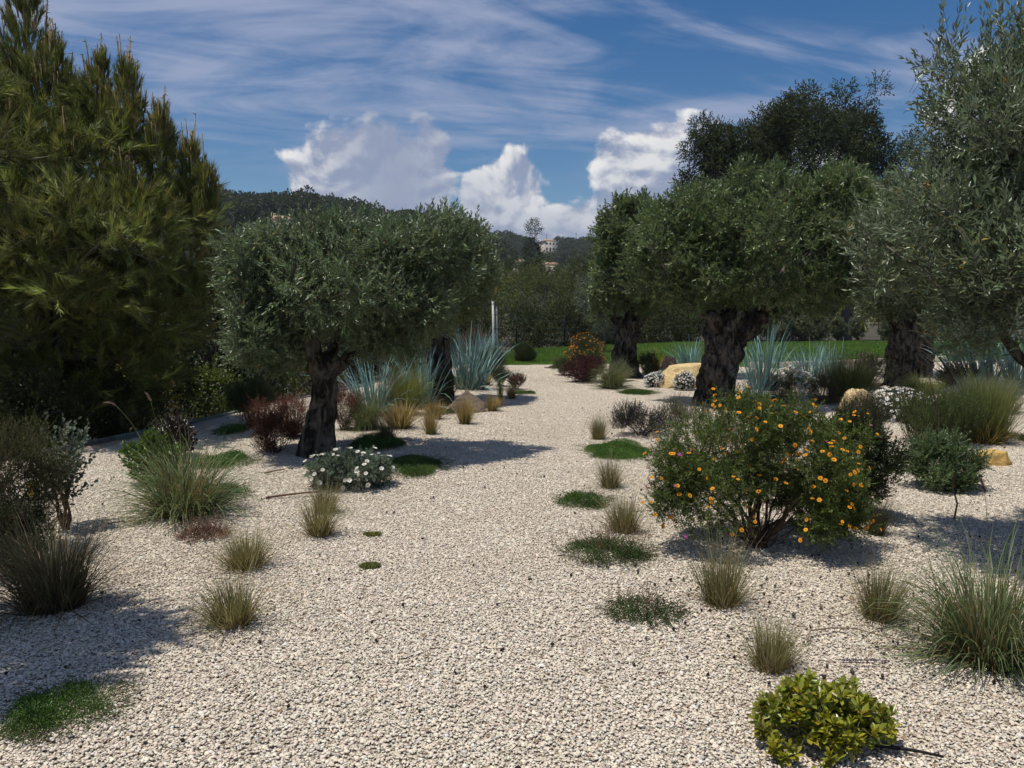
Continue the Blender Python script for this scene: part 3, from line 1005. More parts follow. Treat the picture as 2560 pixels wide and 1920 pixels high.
# ---- low mats
def mat_plant(name, label, x, y, w, d, h, col=(0.045, 0.085, 0.018), leaf=0.011, n=5200, stalks=0, scol=(0.10, 0.07, 0.04), rz=0.0, group=None, mat=None, cat='ground cover'):
    t = thing(name, label, cat, at_ground(x, y), group, rz)
    w, d, h = w * 1.12, d * 1.12, h * 1.35
    col = np.asarray(col) * 1.45
    lob = [(0, 0, 0, w * 0.42, d * 0.42, h * 0.85)]
    for k in range(9):
        an = U(0, 6.283); r = U(0.5, 1.0)
        s = U(0.12, 0.24)
        lob.append((math.cos(an) * w * 0.5 * r * 0.75, math.sin(an) * d * 0.5 * r * 0.75, 0, w * s, d * s, h * U(0.45, 1.0)))
    a = Acc()
    ar = max(0.5, w * d / 0.25)
    P, Nn, _ = in_blobs(lob, int(n * 2.6 * min(ar, 3.2)), 0.30)
    k = (P[:, 2] > 0.0)
    P, Nn = P[k], Nn[k]
    bump = fnoise(P, 14.0 / max(w, .3) * 0.35, w * 7)
    P[:, 2] = P[:, 2] * (0.8 + 0.35 * bump) + 0.004
    D = nrm(Nn * 0.8 + np.array([0, 0, 0.5]) + R.normal(0, 0.6, P.shape))
    cc = vary(col, len(P), 0.28, 0.08) * (1 + 0.25 * bump)[:, None]
    leaves(a, P, D, leaf * U(0.7, 1.4, len(P)), leaf * U(0.4, 0.7, len(P)), cc, 0.2, 0.15)
    # trailing shoots that break the outline
    m = 150
    an = U(0, 6.283, m)
    Q = np.stack([np.cos(an) * w * 0.46 * U(.8, 1.1, m), np.sin(an) * d * 0.46 * U(.8, 1.1, m), U(0.002, 0.004 + h * 0.3, m)], 1)
    sprigs(a, Q, np.stack([np.cos(an), np.sin(an), U(-.05, .35, m)], 1) + R.normal(0, .4, (m, 3)) * [1, 1, 0.2], U(0.03, 0.11, m) * min(1.5, w / .5), 9, leaf * 1.1, leaf * 0.55, col, 0.9, 0.2, 0.0012, scol)
    a.build('leafy_mat', mat or M_LEAF, t, False, True)
    if stalks:
        b = Acc()
        Q = np.stack([R.normal(0, w * 0.26, stalks), R.normal(0, d * 0.26, stalks), np.zeros(stalks) + h * 0.3], 1)
        dd = nrm(np.stack([R.normal(0, .45, stalks), R.normal(0, .45, stalks), np.ones(stalks)], 1))
        sticks(b, Q, dd, U(0.5, 1.1, stalks) * h * 1.5, 0.0016, scol)
        tips = Q + dd * (h * 1.1)
        leaves(b, np.repeat(tips, 4, 0) + R.normal(0, h * 0.12, (stalks * 4, 3)), rand_dirs(stalks * 4), 0.010, 0.007, vary(scol, stalks * 4, 0.3), 0.2, 0.1)
        b.build('dry_stalks', M_DULL, t, False, True)
    return t


# ---- shrubs
def stems(acc, base_r, tips, r=0.008, col=(0.085, 0.06, 0.04), sides=5, start=None):
    for q in tips:
        an = U(0, 6.283)
        p0 = np.array([math.cos(an) * base_r, math.sin(an) * base_r, -0.03]) if start is None else np.asarray(start, float)
        path = bend(p0, q, 0.10, 6, 0.025)
        tube(acc, path, np.linspace(r, r * 0.25, 6) * U(0.7, 1.3), sides, col)


def shrub(name, label, x, y, w, h, col, leaf=(0.03, 0.010), n=900, m=9, sl=0.10, spread=0.8, lumps=14, lr=0.16, zc=0.58, zr=0.42, stem_n=10, sr=0.008, scol=(0.085, 0.06, 0.04),
          mat=None, cat='shrub', group=None, upb=0.5, broad=False, depth=None, fold=0.25, rz=0.0, col2=None, f2=0.3, twig=0.0015, shell=0.5, base_r=0.04, z0=None):
    t = thing(name, label, cat, at_ground(x, y) if z0 is None else (x, y, z0), group, rz)
    d = depth or w
    core = [(0, 0, h * zc, w * 0.36, d * 0.36, h * zr * 0.85)]
    bl = clumps(core, lumps, w * lr, 0.85) + core
    bl = [(b[0], b[1], max(b[2], b[5] * 0.75), *b[3:]) for b in bl]
    P, Nn, k = in_blobs(bl, n, shell)
    up = np.array([0, 0, 1.0])
    D = nrm(Nn * 0.8 + up * upb + R.normal(0, 0.35, P.shape))
    P = P - D * sl * 0.5
    P[:, 2] = np.maximum(P[:, 2], 0.02)
    a = Acc()
    if col2 is not None:
        s = U(0, 1, n) < f2
        sprigs(a, P[~s], D[~s], sl * U(.7, 1.3, (~s).sum()), m, leaf[0], leaf[1], col, spread, fold, twig, scol, broad)
        sprigs(a, P[s], D[s], sl * U(.7, 1.3, s.sum()), m, leaf[0], leaf[1], col2, spread, fold, twig, scol, broad)
    else:
        sprigs(a, P, D, sl * U(.7, 1.3, n), m, leaf[0], leaf[1], col, spread, fold, twig, scol, broad)
    a.build('foliage', mat or M_LEAF, t, False, True)
    b = Acc()
    idx = R.choice(len(bl), stem_n)
    stems(b, base_r, [np.array(bl[i][:3]) for i in idx], sr, scol)
    b.build('stems', M_WOOD, t, True, True)
    return t, bl


def flower_mesh(kind):
    a = Acc()
    if kind == 'orange':
        pc, pl, pw, n, cup, cc = (0.82, 0.37, 0.018), 0.017, 0.015, 6, 0.25, (0.62, 0.23, 0.02)
    elif kind == 'trumpet':
        pc, pl, pw, n, cup, cc = (0.80, 0.79, 0.74), 0.019, 0.023, 5, 0.55, (0.66, 0.62, 0.36)
    elif kind == 'daisy':
        pc, pl, pw, n, cup, cc = (0.80, 0.80, 0.78), 0.020, 0.010, 11, 0.12, (0.60, 0.38, 0.05)
    else:
        pc, pl, pw, n, cup, cc = (0.40, 0.085, 0.30), 0.018, 0.018, 5, 0.2, (0.55, 0.35, 0.08)
    an = np.arange(n) * 2 * math.pi / n
    D = np.stack([np.cos(an), np.sin(an), np.full(n, cup)], 1)
    leaves(a, np.zeros((n, 3)), D, pl, pw, vary(pc, n, 0.06, 0.03), 0.05, 0.12, 5.0, True)
    V = ICO_V * np.array([0.0058, 0.0058, 0.004]) + np.array([0, 0, 0.003])
    a.add(V, ICO_F, cc)
    sticks(a, np.array([[0, 0, -0.035]]), np.array([[0, 0, 1.0]]), 0.036, 0.0012, (0.06, 0.09, 0.03))
    return a.mesh('flower', M_PETAL)


FLOWERS = {}


def put_flowers(parent, kind, pts, dirs, size=1.0, name='flower'):
    """Single flowers as parts that share one mesh."""
    if kind not in FLOWERS:
        FLOWERS[kind] = flower_mesh(kind)
    for p, d in zip(pts, dirs):
        o = link(name, FLOWERS[kind], parent)
        o.location = p
        o.rotation_euler = Vector(d).to_track_quat('Z', 'Y').to_euler()
        o.scale = (float(size * U(0.8, 1.2)),) * 3


def skin_points(bl, n, out=0.03, facing=None, zmin=0.03):
    """Points on the outside of a shrub for its flowers; facing keeps those that look towards a direction."""
    P, Nn, k = in_blobs(bl, n * 14, 0.97)
    keep = prune(P, Nn, bl, 0.93) & (P[:, 2] > zmin)
    if facing is not None:
        keep &= (Nn @ np.asarray(facing)) > -0.15
    P, Nn = P[keep][:n], Nn[keep][:n]
    return P + Nn * out, nrm(Nn + np.array([0, -0.15, 0.7]))


def small_flowers(parent, bl, n, size, col, name='blossom', facing=None, out=0.02):
    """Blossom too small to tell apart: one part."""
    a = Acc()
    P, Nn, k = in_blobs(bl, n * 3, 0.95)
    keep = prune(P, Nn, bl, 0.9) & (P[:, 2] > 0.02)
    P, Nn = P[keep][:n], Nn[keep][:n]
    D = nrm(Nn + np.array([0, 0, 0.6]))
    P = P + Nn * out
    m = 5
    A = nrm(np.cross(D, rand_dirs(len(P)))); B = np.cross(D, A)
    for q in range(m):
        an = q * 2 * math.pi / m
        leaves(a, P, A * math.cos(an) + B * math.sin(an) + D * 0.25, size, size * 0.75, vary(col, len(P), 0.1, 0.04), 0.1, 0.1, 2.0)
    return a.build(name, M_PETAL, parent, False, True)


# ---- boulders
def boulder(label, x, y, w, d, h, col, rz=0.0, seed=1.0, flat_top=0.0, group=None):
    import bmesh
    bm = bmesh.new()
    bmesh.ops.create_icosphere(bm, subdivisions=5, radius=1.0)
    V = np.array([v.co[:] for v in bm.verts]); F = np.array([[v.index for v in f.verts] for f in bm.faces])
    bm.free()
    V = np.sign(V) * np.abs(V) ** 0.72
    V *= (1 + 0.16 * fnoise(V, 1.6, seed) + 0.06 * fnoise(V, 4.3, seed + 2) + 0.025 * fnoise(V, 11, seed + 5) + 0.012 * fnoise(V, 26, seed + 9))[:, None]
    for k in range(9):
        nn = nrm(np.array([math.cos(seed * 2 + k * 2.4), math.sin(seed * 2 + k * 2.4), 0.1 + 1.1 * ((k * seed * 0.37) % 1)]))
        dd = V @ nn
        V -= np.maximum(dd - (0.66 + 0.16 * ((k * 0.61 + seed) % 1)), 0)[:, None] * nn * 0.92
    V *= (1 + 0.035 * fnoise(V, 7, seed + 1) + 0.02 * np.abs(fnoise(V, 17, seed + 4)) + 0.010 * fnoise(V, 37, seed + 7))[:, None]
    if flat_top:
        zt = flat_top + 0.12 * V[:, 0]
        V[:, 2] = np.where(V[:, 2] > zt, zt + (V[:, 2] - zt) * 0.15, V[:, 2])
    V *= np.array([w / 2, d / 2, h * 0.72]); V[:, 2] += h * 0.28
    a = Acc(); a.add(V, F, col)
    o = a.build('boulder', M_ROCK, None, True)
    o.location = at_ground(x, y); o.rotation_euler = (0, 0, rz)
    return tag(o, label, 'boulder', group)


def rock_mat():
    m, N, out = mat_base('ochre_rock')
    at = N.n('ShaderNodeAttribute', attribute_name='tint')
    tc = N.n('ShaderNodeTexCoord')
    a = N.noise(tc.outputs['Object'], 4.5, 8, 0.65, 0.6); b = N.noise(tc.outputs['Object'], 30, 6, 0.7)
    mp = N.n('ShaderNodeMapping'); mp.inputs['Scale'].default_value = (1, 1, 5)
    N.link(tc.outputs['Object'], mp.inputs[0])
    s = N.noise(mp.outputs[0], 4.0, 5, 0.6, 1.0)
    hs = N.n('ShaderNodeHueSaturation'); N.link(at.outputs['Color'], hs.inputs['Color'])
    N.link(N.smooth(a.outputs[0], 0.3, 0.7, 0.72, 1.2), hs.inputs['Value'])
    c = N.mix(N.smooth(s.outputs[0], 0.5, 0.72, 0, 0.45), hs.outputs[0], (0.42, 0.22, 0.10, 1))
    c = N.mix(N.smooth(b.outputs[0], 0.52, 0.75, 0, 0.5), c, (0.16, 0.13, 0.09, 1))
    pb = N.n('ShaderNodeBsdfPrincipled'); N.link(c, pb.inputs['Base Color']); pb.inputs['Roughness'].default_value = 0.92; pb.inputs['Specular IOR Level'].default_value = 0.2
    bp = N.n('ShaderNodeBump'); bp.inputs['Strength'].default_value = 1.0; bp.inputs['Distance'].default_value = 0.05
    N.link(N.math('ADD', N.math('MULTIPLY', a.outputs[0], 0.6), N.math('ADD', N.math('MULTIPLY', b.outputs[0], 0.25), N.math('MULTIPLY', s.outputs[0], 0.4))), bp.inputs['Height'])
    N.link(bp.outputs[0], pb.inputs['Normal'])
    N.link(pb.outputs[0], out.inputs[0])
    return m


M_ROCK = rock_mat()


# ---- olives
def gnarled(acc, path, rad, sides=40, rings=46, lobes=0.16, bumps=0.10, seed=1.0, flare=0.5, col=(0.5, 0.5, 0.5)):
    """An old olive trunk: fluted, lumpy, flaring at the foot."""
    path = np.asarray(path, float); rad = np.asarray(rad, float)
    t0 = np.linspace(0, 1, len(path)); t = np.linspace(0, 1, rings)
    C = np.stack([np.interp(t, t0, path[:, i]) for i in range(3)], 1)
    k = np.ones(5) / 5
    for _ in range(2):
        Cp = np.pad(C, ((2, 2), (0, 0)), mode='edge')
        C[1:-1] = np.stack([np.convolve(Cp[:, i], k, 'valid') for i in range(3)], 1)[1:-1]
    r = np.interp(t, t0, rad) * (1 + flare * np.exp(-t * 9))
    ang = np.arange(sides) * 2 * math.pi / sides
    tw = t * 2.2 * (1 if seed % 2 < 1 else -1)
    A = ang[None] + tw[:, None]
    fl = lobes * (np.sin(A * 3 + seed) * 0.6 + np.sin(A * 5 + seed * 2.3 + t[:, None] * 3) * 0.5 + np.sin(A * 8 + seed * 4 - t[:, None] * 5) * 0.25) * (0.6 + 0.9 * np.exp(-t * 3))[:, None]
    T = nrm(np.gradient(C, axis=0)); X = nrm(np.cross(T, [0.05, 1, 0.1])); Y = np.cross(T, X)
    dirs = X[:, None] * np.cos(ang)[None, :, None] + Y[:, None] * np.sin(ang)[None, :, None]
    V = C[:, None] + dirs * (r[:, None] * (1 + fl))[..., None]
    b = bumps * np.abs(fnoise(V, 6.0, seed)) * 1.6 + bumps * 0.7 * fnoise(V, 13, seed + 3) + bumps * 0.4 * fnoise(V, 29, seed + 6) - 0.05
    V = V + dirs * (r[:, None] * b)[..., None]
    m = rings
    i = np.arange(m - 1)[:, None] * sides; j = np.arange(sides)[None]; j2 = (j + 1) % sides
    a_, b_, c_, d_ = (i + j).ravel(), (i + j2).ravel(), (i + sides + j2).ravel(), (i + sides + j).ravel()
    F = np.concatenate([np.stack([a_, b_, c_], 1), np.stack([a_, c_, d_], 1)])
    acc.add(V.reshape(-1, 3), F, col)
    return C, r


def olive(label, x, y, path, rad, limbs, core, n_sprig, lumps, lr, leaf=(0.052, 0.0115), sl=0.15, m=12, col=(0.072, 0.092, 0.042), seed=1.0, group='old olive trees in the gravel', bumps=0.10, yellow=0.012, whips=0, whip_l=1.0, upb=0.35,
          flare=0.5, lobes=0.16, depth=0.6, shell=0.55, extra_limbs=26, spread=0.75):
    t = thing('olive_tree', label, 'tree', at_ground(x, y), group)
    a = Acc(); gnarled(a, path, rad, seed=seed, bumps=bumps, flare=flare, lobes=lobes)
    a.build('trunk', M_OLIVEBARK, t, True)
    ends = []
    for (pts, r0, r1) in limbs:
        b = Acc()
        pts = np.asarray(pts, float)
        tt_ = np.linspace(0, 1, len(pts)); ti = np.linspace(0, 1, 16)
        pp = np.stack([np.interp(ti, tt_, pts[:, i]) for i in range(3)], 1) + R.normal(0, 0.012, (16, 3)) * (r0 / 0.1)
        s_ = U(0, 9)
        tube(b, pp, np.linspace(r0, r1, 16), 14, (0.5, 0.5, 0.5), lambda ii, an: 1 + 0.14 * np.sin(an[None] * 3 + s_ + ii[:, None] * 0.4) + 0.12 * np.sin(ii[:, None] * 1.3 + an[None] * 2 + s_))
        b.build('limb', M_OLIVEBARK, t, True)
        ends += [pp[8], pp[11], pp[15]]
    bl = clumps(core, lumps, lr, 0.9) + [tuple(c) for c in core]
    br = Acc()
    ends = np.array(ends)
    for i in R.choice(len(bl), extra_limbs):
        q = np.array(bl[i][:3]); p = ends[np.argmin(((ends - q) ** 2).sum(1) + R.normal(0, .05, len(ends)))]
        L_ = np.linalg.norm(q - p)
        tube(br, bend(p, q, 0.12, 7, 0.03), np.linspace(0.012 + 0.012 * L_, 0.005, 7), 6, (0.14, 0.125, 0.105))
    br.build('branches', M_WOOD, t, True, True)
    P, Nn, _ = in_blobs(bl, int(n_sprig * 1.5), shell)
    keep = prune(P, Nn, core, depth)
    P, Nn = P[keep][:n_sprig], Nn[keep][:n_sprig]
    n = len(P)
    D = nrm(Nn * 0.75 + np.array([0, 0, upb]) + R.normal(0, 0.45, P.shape))
    P = P - D * sl * 0.5
    cr = Acc()
    sprigs(cr, P, D, sl * U(.65, 1.35, n), m, leaf[0], leaf[1], col, spread, 0.18, 0.0016, (0.13, 0.125, 0.10), amt=0.25)
    # a few yellowing leaves
    k = int(n * m * yellow)
    q = R.choice(n, k)
    leaves(cr, P[q] + D[q] * sl * 0.5, rand_dirs(k), leaf[0], leaf[1] * 1.1, vary((0.32, 0.24, 0.05), k, 0.2), 0.2, 0.1)
    if whips:
        top = np.argsort(-P[:, 2] + R.normal(0, 0.12, n))[:whips]
        WL = U(0.18, 0.48, whips) * whip_l
        WD = nrm(np.array([0, 0, 1.0]) + R.normal(0, 0.22, (whips, 3)))
        sprigs(cr, P[top], WD, WL, 16, leaf[0], leaf[1], col, 0.7, 0.18, 0.002, (0.13, 0.125, 0.10))
    cr.build('crown', M_OLIVE, t, False, True)
    return t


# ---- pines
def needle_shoots(acc, P, D, length, m, nl, nw, col, sp=0.65, amt=0.22):
    n = len(P)
    D = nrm(D); length = np.broadcast_to(length, n)
    A = nrm(np.cross(D, rand_dirs(n))); B = np.cross(D, A)
    t = U(0.25, 1.0, (n, m)); ph = U(0, 6.283, (n, m))
    side = A[:, None] * np.cos(ph)[..., None] + B[:, None] * np.sin(ph)[..., None]
    s = sp * (1.25 - 0.8 * t) * U(0.7, 1.3, (n, m))
    ND = D[:, None] * np.cos(s)[..., None] + side * np.sin(s)[..., None]
    NP_ = P[:, None] + D[:, None] * (length[:, None] * t)[..., None]
    W = nrm(np.cross(ND, rand_dirs(n * m).reshape(n, m, 3))) * (nw / 2)
    L_ = nl * U(0.75, 1.2, (n, m, 1))
    V = np.stack([NP_ - W, NP_ + W, NP_ + ND * L_], 2).reshape(-1, 3)
    c = vary(col, n, amt, 0.06)[:, None, None] * np.exp(R.normal(0, 0.15, (n, m, 1, 1))) * np.ones((1, 1, 3, 1))
    acc.add(V, np.arange(n * m * 3).reshape(-1, 3), c.reshape(-1, 3))


def pine(label, x, y, z, trunk, leaders, body, n_shoot, m=64, nl=0.085, nw=0.0036, sl=0.22, col=(0.075, 0.085, 0.022), lump_n=60, lump_r=0.26, candles=0, name='pine_tree', depth=0.62, group=None, tr=0.14, branch_n=40, dead=0):
    t = thing(name, label, 'tree', (x, y, z), group)
    a = Acc()
    tube(a, trunk, np.linspace(tr, tr * 0.2, len(trunk)), 12, (0.5, 0.5, 0.5))
    a.build('trunk', M_PINEBARK, t, True)
    bl = clumps(body, lump_n, lump_r, 1.0) + [tuple(b) for b in body]
    tru = np.asarray(trunk, float)
    br = Acc()
    for i in R.choice(len(bl), branch_n):
        q = np.array(bl[i][:3])
        zz = max(q[2] - U(0.2, 0.9), tru[1][2])
        p = np.array([np.interp(zz, tru[:, 2], tru[:, 0]), np.interp(zz, tru[:, 2], tru[:, 1]), min(zz, tru[-1][2])])
        L_ = np.linalg.norm(q - p)
        tube(br, bend(p, q, 0.10, 6, 0.03), np.linspace(0.012 + 0.012 * L_, 0.004, 6), 6, (0.17, 0.15, 0.13))
    for i in range(dead):
        q = np.array(bl[R.integers(len(bl))][:3]); d = nrm(R.normal(size=3) + np.array([0.4, -0.9, 0.1]))
        tube(br, bend(q, q + d * U(0.25, 0.6), 0.12, 5, 0.05), np.linspace(0.009, 0.002, 5), 5, (0.30, 0.28, 0.25))
    br.build('branches', M_WOOD, t, True, True)
    P, Nn, _ = in_blobs(bl, int(n_shoot * 1.6), 0.5)
    keep = prune(P, Nn, body, depth)
    P, Nn = P[keep][:n_shoot], Nn[keep][:n_shoot]
    D = nrm(Nn * 0.75 + np.array([0, 0, 0.55]) + R.normal(0, 0.35, P.shape))
    cr = Acc()
    needle_shoots(cr, P - D * sl * 0.5, D, sl * U(.7, 1.3, len(P)), m, nl, nw, col, 0.6, 0.34)
    cd = Acc()
    for (lx0, ly0, lz0, lh) in leaders:
        k = int(70 * lh / 0.8)
        tz = U(0, 1, k)
        an = U(0, 6.283, k); rr = (1 - tz) ** 0.8 * 0.34 * lh * U(0.2, 1, k)
        Q = np.stack([lx0 + np.cos(an) * rr, ly0 + np.sin(an) * rr, lz0 - lh * (1 - tz) - 0.16], 1)
        DD = nrm(np.stack([np.cos(an) * 0.35, np.sin(an) * 0.35, np.ones(k)], 1))
        needle_shoots(cr, Q, DD, 0.22, m, nl * 0.95, nw, col, 0.5)
        tube(br_ := Acc(), bend((lx0, ly0, lz0 - lh * 1.3), (lx0, ly0, lz0 - 0.1), 0.03, 6, 0.01), np.linspace(0.022, 0.008, 6), 6, (0.17, 0.15, 0.12))
        br_.build('leader', M_WOOD, t, True)
        c = max(3, int(candles * lh))
        an = U(0, 6.283, c); tz = U(0.35, 1, c); rr = (1 - tz) * 0.36 * lh + 0.02
        Q = np.stack([lx0 + np.cos(an) * rr, ly0 + np.sin(an) * rr, lz0 - lh * (1 - tz) * 0.9 - 0.10], 1)
        DD = nrm(np.stack([np.cos(an) * 0.10, np.sin(an) * 0.10, np.ones(c)], 1))
        CL = U(0.14, 0.46, c) * (0.4 + 0.8 * tz)
        sticks(cd, Q, DD, CL, 0.0135, (0.21, 0.155, 0.075))
        # small side buds at the candle tips
        kk = np.repeat(np.arange(c), 3)
        sticks(cd, Q[kk] + DD[kk] * (CL[kk] * U(0.75, 1.0, len(kk)))[:, None], nrm(rand_dirs(len(kk)) + [0, 0, 0.5]), U(0.02, 0.05, len(kk)), 0.006, (0.15, 0.085, 0.05))
        needle_shoots(cr, Q, DD, CL * 0.7, 16, nl * 0.35, nw, (0.13, 0.12, 0.05), 0.4)
    cr.build('crown', M_NEEDLE, t, False, True)
    if leaders and candles:
        cd.build('candles', M_WOOD, t, False, True)
    return t


# ---- other trees
def leafy_tree(name, label, x, y, z, h, w, col, leaf=0.07, n=9000, lumps=26, lr=0.2, zc=0.6, zr=0.42, tr=0.12, group=None, mat=None, cat='tree', depth=None, core=None, col2=None, m=4, trunk_col=(0.12, 0.105, 0.09), aspect=0.6, prune_at=0.6):
    t = thing(name, label, cat, (x, y, z), group, float(U(0, 6.28)))
    d = depth or w
    core = core or [(0, 0, h * zc, w * 0.38, d * 0.38, h * zr * 0.85)]
    bl = clumps(core, lumps, w * lr, 0.9) + list(core)
    P, Nn, k = in_blobs(bl, int(n / m * 1.5), 0.6)
    keep = prune(P, Nn, core, prune_at) & (P[:, 2] > 0.02)
    P, Nn = P[keep][:n // m], Nn[keep][:n // m]
    D = nrm(Nn * 0.8 + np.array([0, 0, 0.3]) + R.normal(0, 0.5, P.shape))
    a = Acc()
    if col2 is not None:
        s = U(0, 1, len(P)) < 0.3
        sprigs(a, P[s], D[s], leaf * 2.2, m, leaf, leaf * aspect, col2, 0.9)
        P, D = P[~s], D[~s]
    sprigs(a, P, D, leaf * 2.2, m, leaf, leaf * aspect, col, 0.9)
    a.build('crown', mat or M_LEAF, t, False, True)
    b = Acc()
    p = bend((0, 0, -0.4), (R.normal(0, 0.04) * w, R.normal(0, 0.04) * w, h * zc), 0.05, 7, 0.015)
    tube(b, p, np.linspace(tr, tr * 0.4, 7), 8, trunk_col)
    b.build('trunk', M_WOOD, t, True)
    b = Acc()
    for i in R.choice(len(bl), 12):
        q = np.array(bl[i][:3]); s_ = p[R.integers(2, 6)]
        if q[2] > s_[2] * 0.8:
            tube(b, bend(s_, q, 0.1, 5, 0.03), np.linspace(tr * 0.4, tr * 0.08, 5), 5, trunk_col)
    if b.n:
        b.build('limbs', M_WOOD, t, True, True)
    return t

# ------------------------------------------------------------------ planting
tuft('fescue', -1.42, 3.97, 0.39, 0.24, 'wide green-tan grass tuft in front, left of the path, larger of two in a line', 'fescue tufts in the gravel')
tuft('fescue', -1.66, 4.9, 0.35, 0.24, 'smaller green-tan grass tuft just behind the wide one left of the path', 'fescue tufts in the gravel')
tuft('fescue', -1.39, 5.67, 0.29, 0.24, 'tan grass tuft standing right in front of the white flowered bindweed', 'fescue tufts in the gravel')
tuft('fescue', -1.5, 6.34, 0.28, 0.22, 'tan grass tuft squeezed between the white bindweed and the tuft before it', 'fescue tufts in the gravel')
tuft('fescue', 1.15, 4.29, 0.32, 0.29, 'upright tan tuft directly in front of the orange flowered bush', 'fescue tufts in the gravel')
tuft('fescue', 1.18, 3.53, 0.26, 0.22, 'tan grass tuft nearest the yellow-green shrub, just behind it', 'fescue tufts in the gravel')
tuft('fescue', 1.93, 4.1, 0.3, 0.29, 'tan tuft at the edge of tree shade beside the tall fountain grass on the right', 'fescue tufts in the gravel')
tuft('fescue', 0.81, 5.69, 0.28, 0.27, 'tan grass tuft left of the orange bush, behind the mat with brown stalks', 'fescue tufts in the gravel')
tuft('fescue', 0.88, 7.11, 0.27, 0.24, 'small tan tuft in front of the bright green mat by the orange bush', 'fescue tufts in the gravel')
tuft('fescue', 1.09, 10.04, 0.28, 0.31, 'slim green tuft at the end of the dark purple flowered plant beside the path', 'fescue tufts in the gravel')
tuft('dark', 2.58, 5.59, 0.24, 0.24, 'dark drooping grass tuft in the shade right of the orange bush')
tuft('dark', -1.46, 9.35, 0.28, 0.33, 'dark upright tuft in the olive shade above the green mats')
tuft('tan', -1.5, 10.71, 0.68, 0.29, 'broad straw-coloured tuft in front of the round green feather grass', 'straw tufts along the path')
tuft('tan', -1.15, 11.77, 0.49, 0.28, 'straw tuft behind, between the feather grass and the boulder', 'straw tufts along the path')
tuft('tan', -1.04, 10.19, 0.31, 0.26, 'small straw tuft, lowest of the row, beside the path shade', 'straw tufts along the path')
tuft('tan', -0.67, 11.24, 0.38, 0.34, 'straw tuft standing in front of the brown boulder', 'straw tufts along the path')
tuft('tan', -0.32, 12.82, 0.34, 0.27, 'narrow straw tuft right of the brown boulder', 'straw tufts along the path')
tuft('tan', 0.0, 14.52, 0.29, 0.24, 'small straw tuft below the reddish heather at the path bend', 'straw tufts along the path')
tuft('tan', -0.57, 17.14, 0.4, 0.26, 'straw tuft growing behind the brown boulder under the blue grass', 'straw tufts along the path')
tuft('reed', -0.2, 13.65, 0.16, 0.4, 'single upright bright green reed clump by the path bend')
tuft('stipa', -1.71, 12.41, 0.76, 0.59, 'round bright green feather grass on the left planting bank', 'feather grasses')
tuft('stipa', 5.89, 14.0, 1.05, 0.67, 'feathery green grass mound in front of the pink flowers', 'feather grasses')
tuft('stipa', 5.82, 9.79, 0.77, 0.65, 'tall pale feather grass with straw base near the ochre rock', 'feather grasses')
tuft('stipa', 7.13, 14.0, 0.65, 0.39, 'small yellowish feather grass at the foot of the olive behind the white daisies', 'feather grasses')
tuft('lyme', -2.15, 12.41, 1.01, 0.67, 'blue-green grass with bent blades closest to the leaning olive trunk on the left', 'blue lyme grasses')
tuft('lyme', -1.51, 13.19, 0.8, 0.73, 'tall blue-green grass standing behind the round feather grass', 'blue lyme grasses')
tuft('lyme', -0.85, 16.14, 1.21, 0.84, 'dense blue-green grass clump above the brown boulder', 'blue lyme grasses')
tuft('lyme', -0.78, 21.39, 0.99, 0.8, 'small blue-green grass beside the white wrapped sapling trunk', 'blue lyme grasses')
tuft('lyme', 4.82, 21.73, 0.94, 0.66, 'blue-green grass on the lawn edge above the big pale boulder', 'blue lyme grasses')
tuft('lyme', 5.06, 16.14, 0.93, 0.91, 'tall blue-green grass touching the thick dark olive trunk on its right', 'blue lyme grasses')
tuft('lyme', 3.88, 12.88, 0.52, 0.52, 'long blue-green grass hanging beside the foot of the thick olive trunk', 'blue lyme grasses')
tuft('lyme', 6.4, 17.14, 1.09, 0.71, 'dark blue-green grass in shade before the stone kerb', 'blue lyme grasses')
tuft('lyme', 7.51, 18.78, 0.81, 0.58, 'paler blue-green grass right behind the dark one at the kerb', 'blue lyme grasses')
tuft('lyme', 9.58, 16.52, 1.58, 1.08, 'large blue-green grass on the right under the bare olive branch', 'blue lyme grasses')
tuft('lyme', 10.5, 16.52, 1.24, 1.17, 'tall blue-green grass cut off by the right picture edge', 'blue lyme grasses')
tuft('fountain', 2.2, 3.59, 0.64, 0.41, 'big lush fountain grass with straw heart at the right front')
tuft('fountain', -2.57, 6.19, 0.78, 0.47, 'bushy green fountain grass beside the glossy shrub on the left')
tuft('brownfountain', -2.47, 4.22, 0.73, 0.41, 'dark brownish fountain grass clump in shade at the left edge')
tuft('fountain', 2.06, 16.52, 0.76, 0.46, 'low grey-green grass clump in front of the far small olive trunk')
tuft('fountain', -1.95, 10.63, 0.46, 0.4, 'green grass tuft between the red twig bush and the blue grass')
tuft('orange', 3.82, 21.39, 0.74, 0.37, 'orange tinged sword leaved plant beside the pinkish rock')
mat_plant('creeping_mat', 'dark green thyme mat alone in the front left corner', -1.75, 3.04, 0.39, 0.42, 0.07, n=9000, leaf=0.009)
mat_plant('creeping_mat', 'small dark mat with dry brown stalks in front of the orange bush', 0.63, 5.14, 0.53, 0.48, 0.09, stalks=120, col=(0.04, 0.07, 0.018))
mat_plant('creeping_mat', 'thin dark mat with red-brown twigs, nearest the camera right of the path', 0.71, 4.16, 0.35, 0.30, 0.06, stalks=70, n=3200, col=(0.035, 0.06, 0.018))
mat_plant('creeping_mat', 'round green mat alone beside the path, between two tan tufts', 0.60, 6.60, 0.39, 0.50, 0.07)
mat_plant('creeping_mat', 'large bright green mat spreading left of the orange bush', 1.21, 9.04, 0.79, 1.15, 0.07, n=8000, col=(0.05, 0.105, 0.018))
mat_plant('creeping_mat', 'green mat lower edge, touching the white bindweed on its right', -1.03, 8.14, 0.67, 1.10, 0.07, n=8000, col=(0.05, 0.085, 0.02))
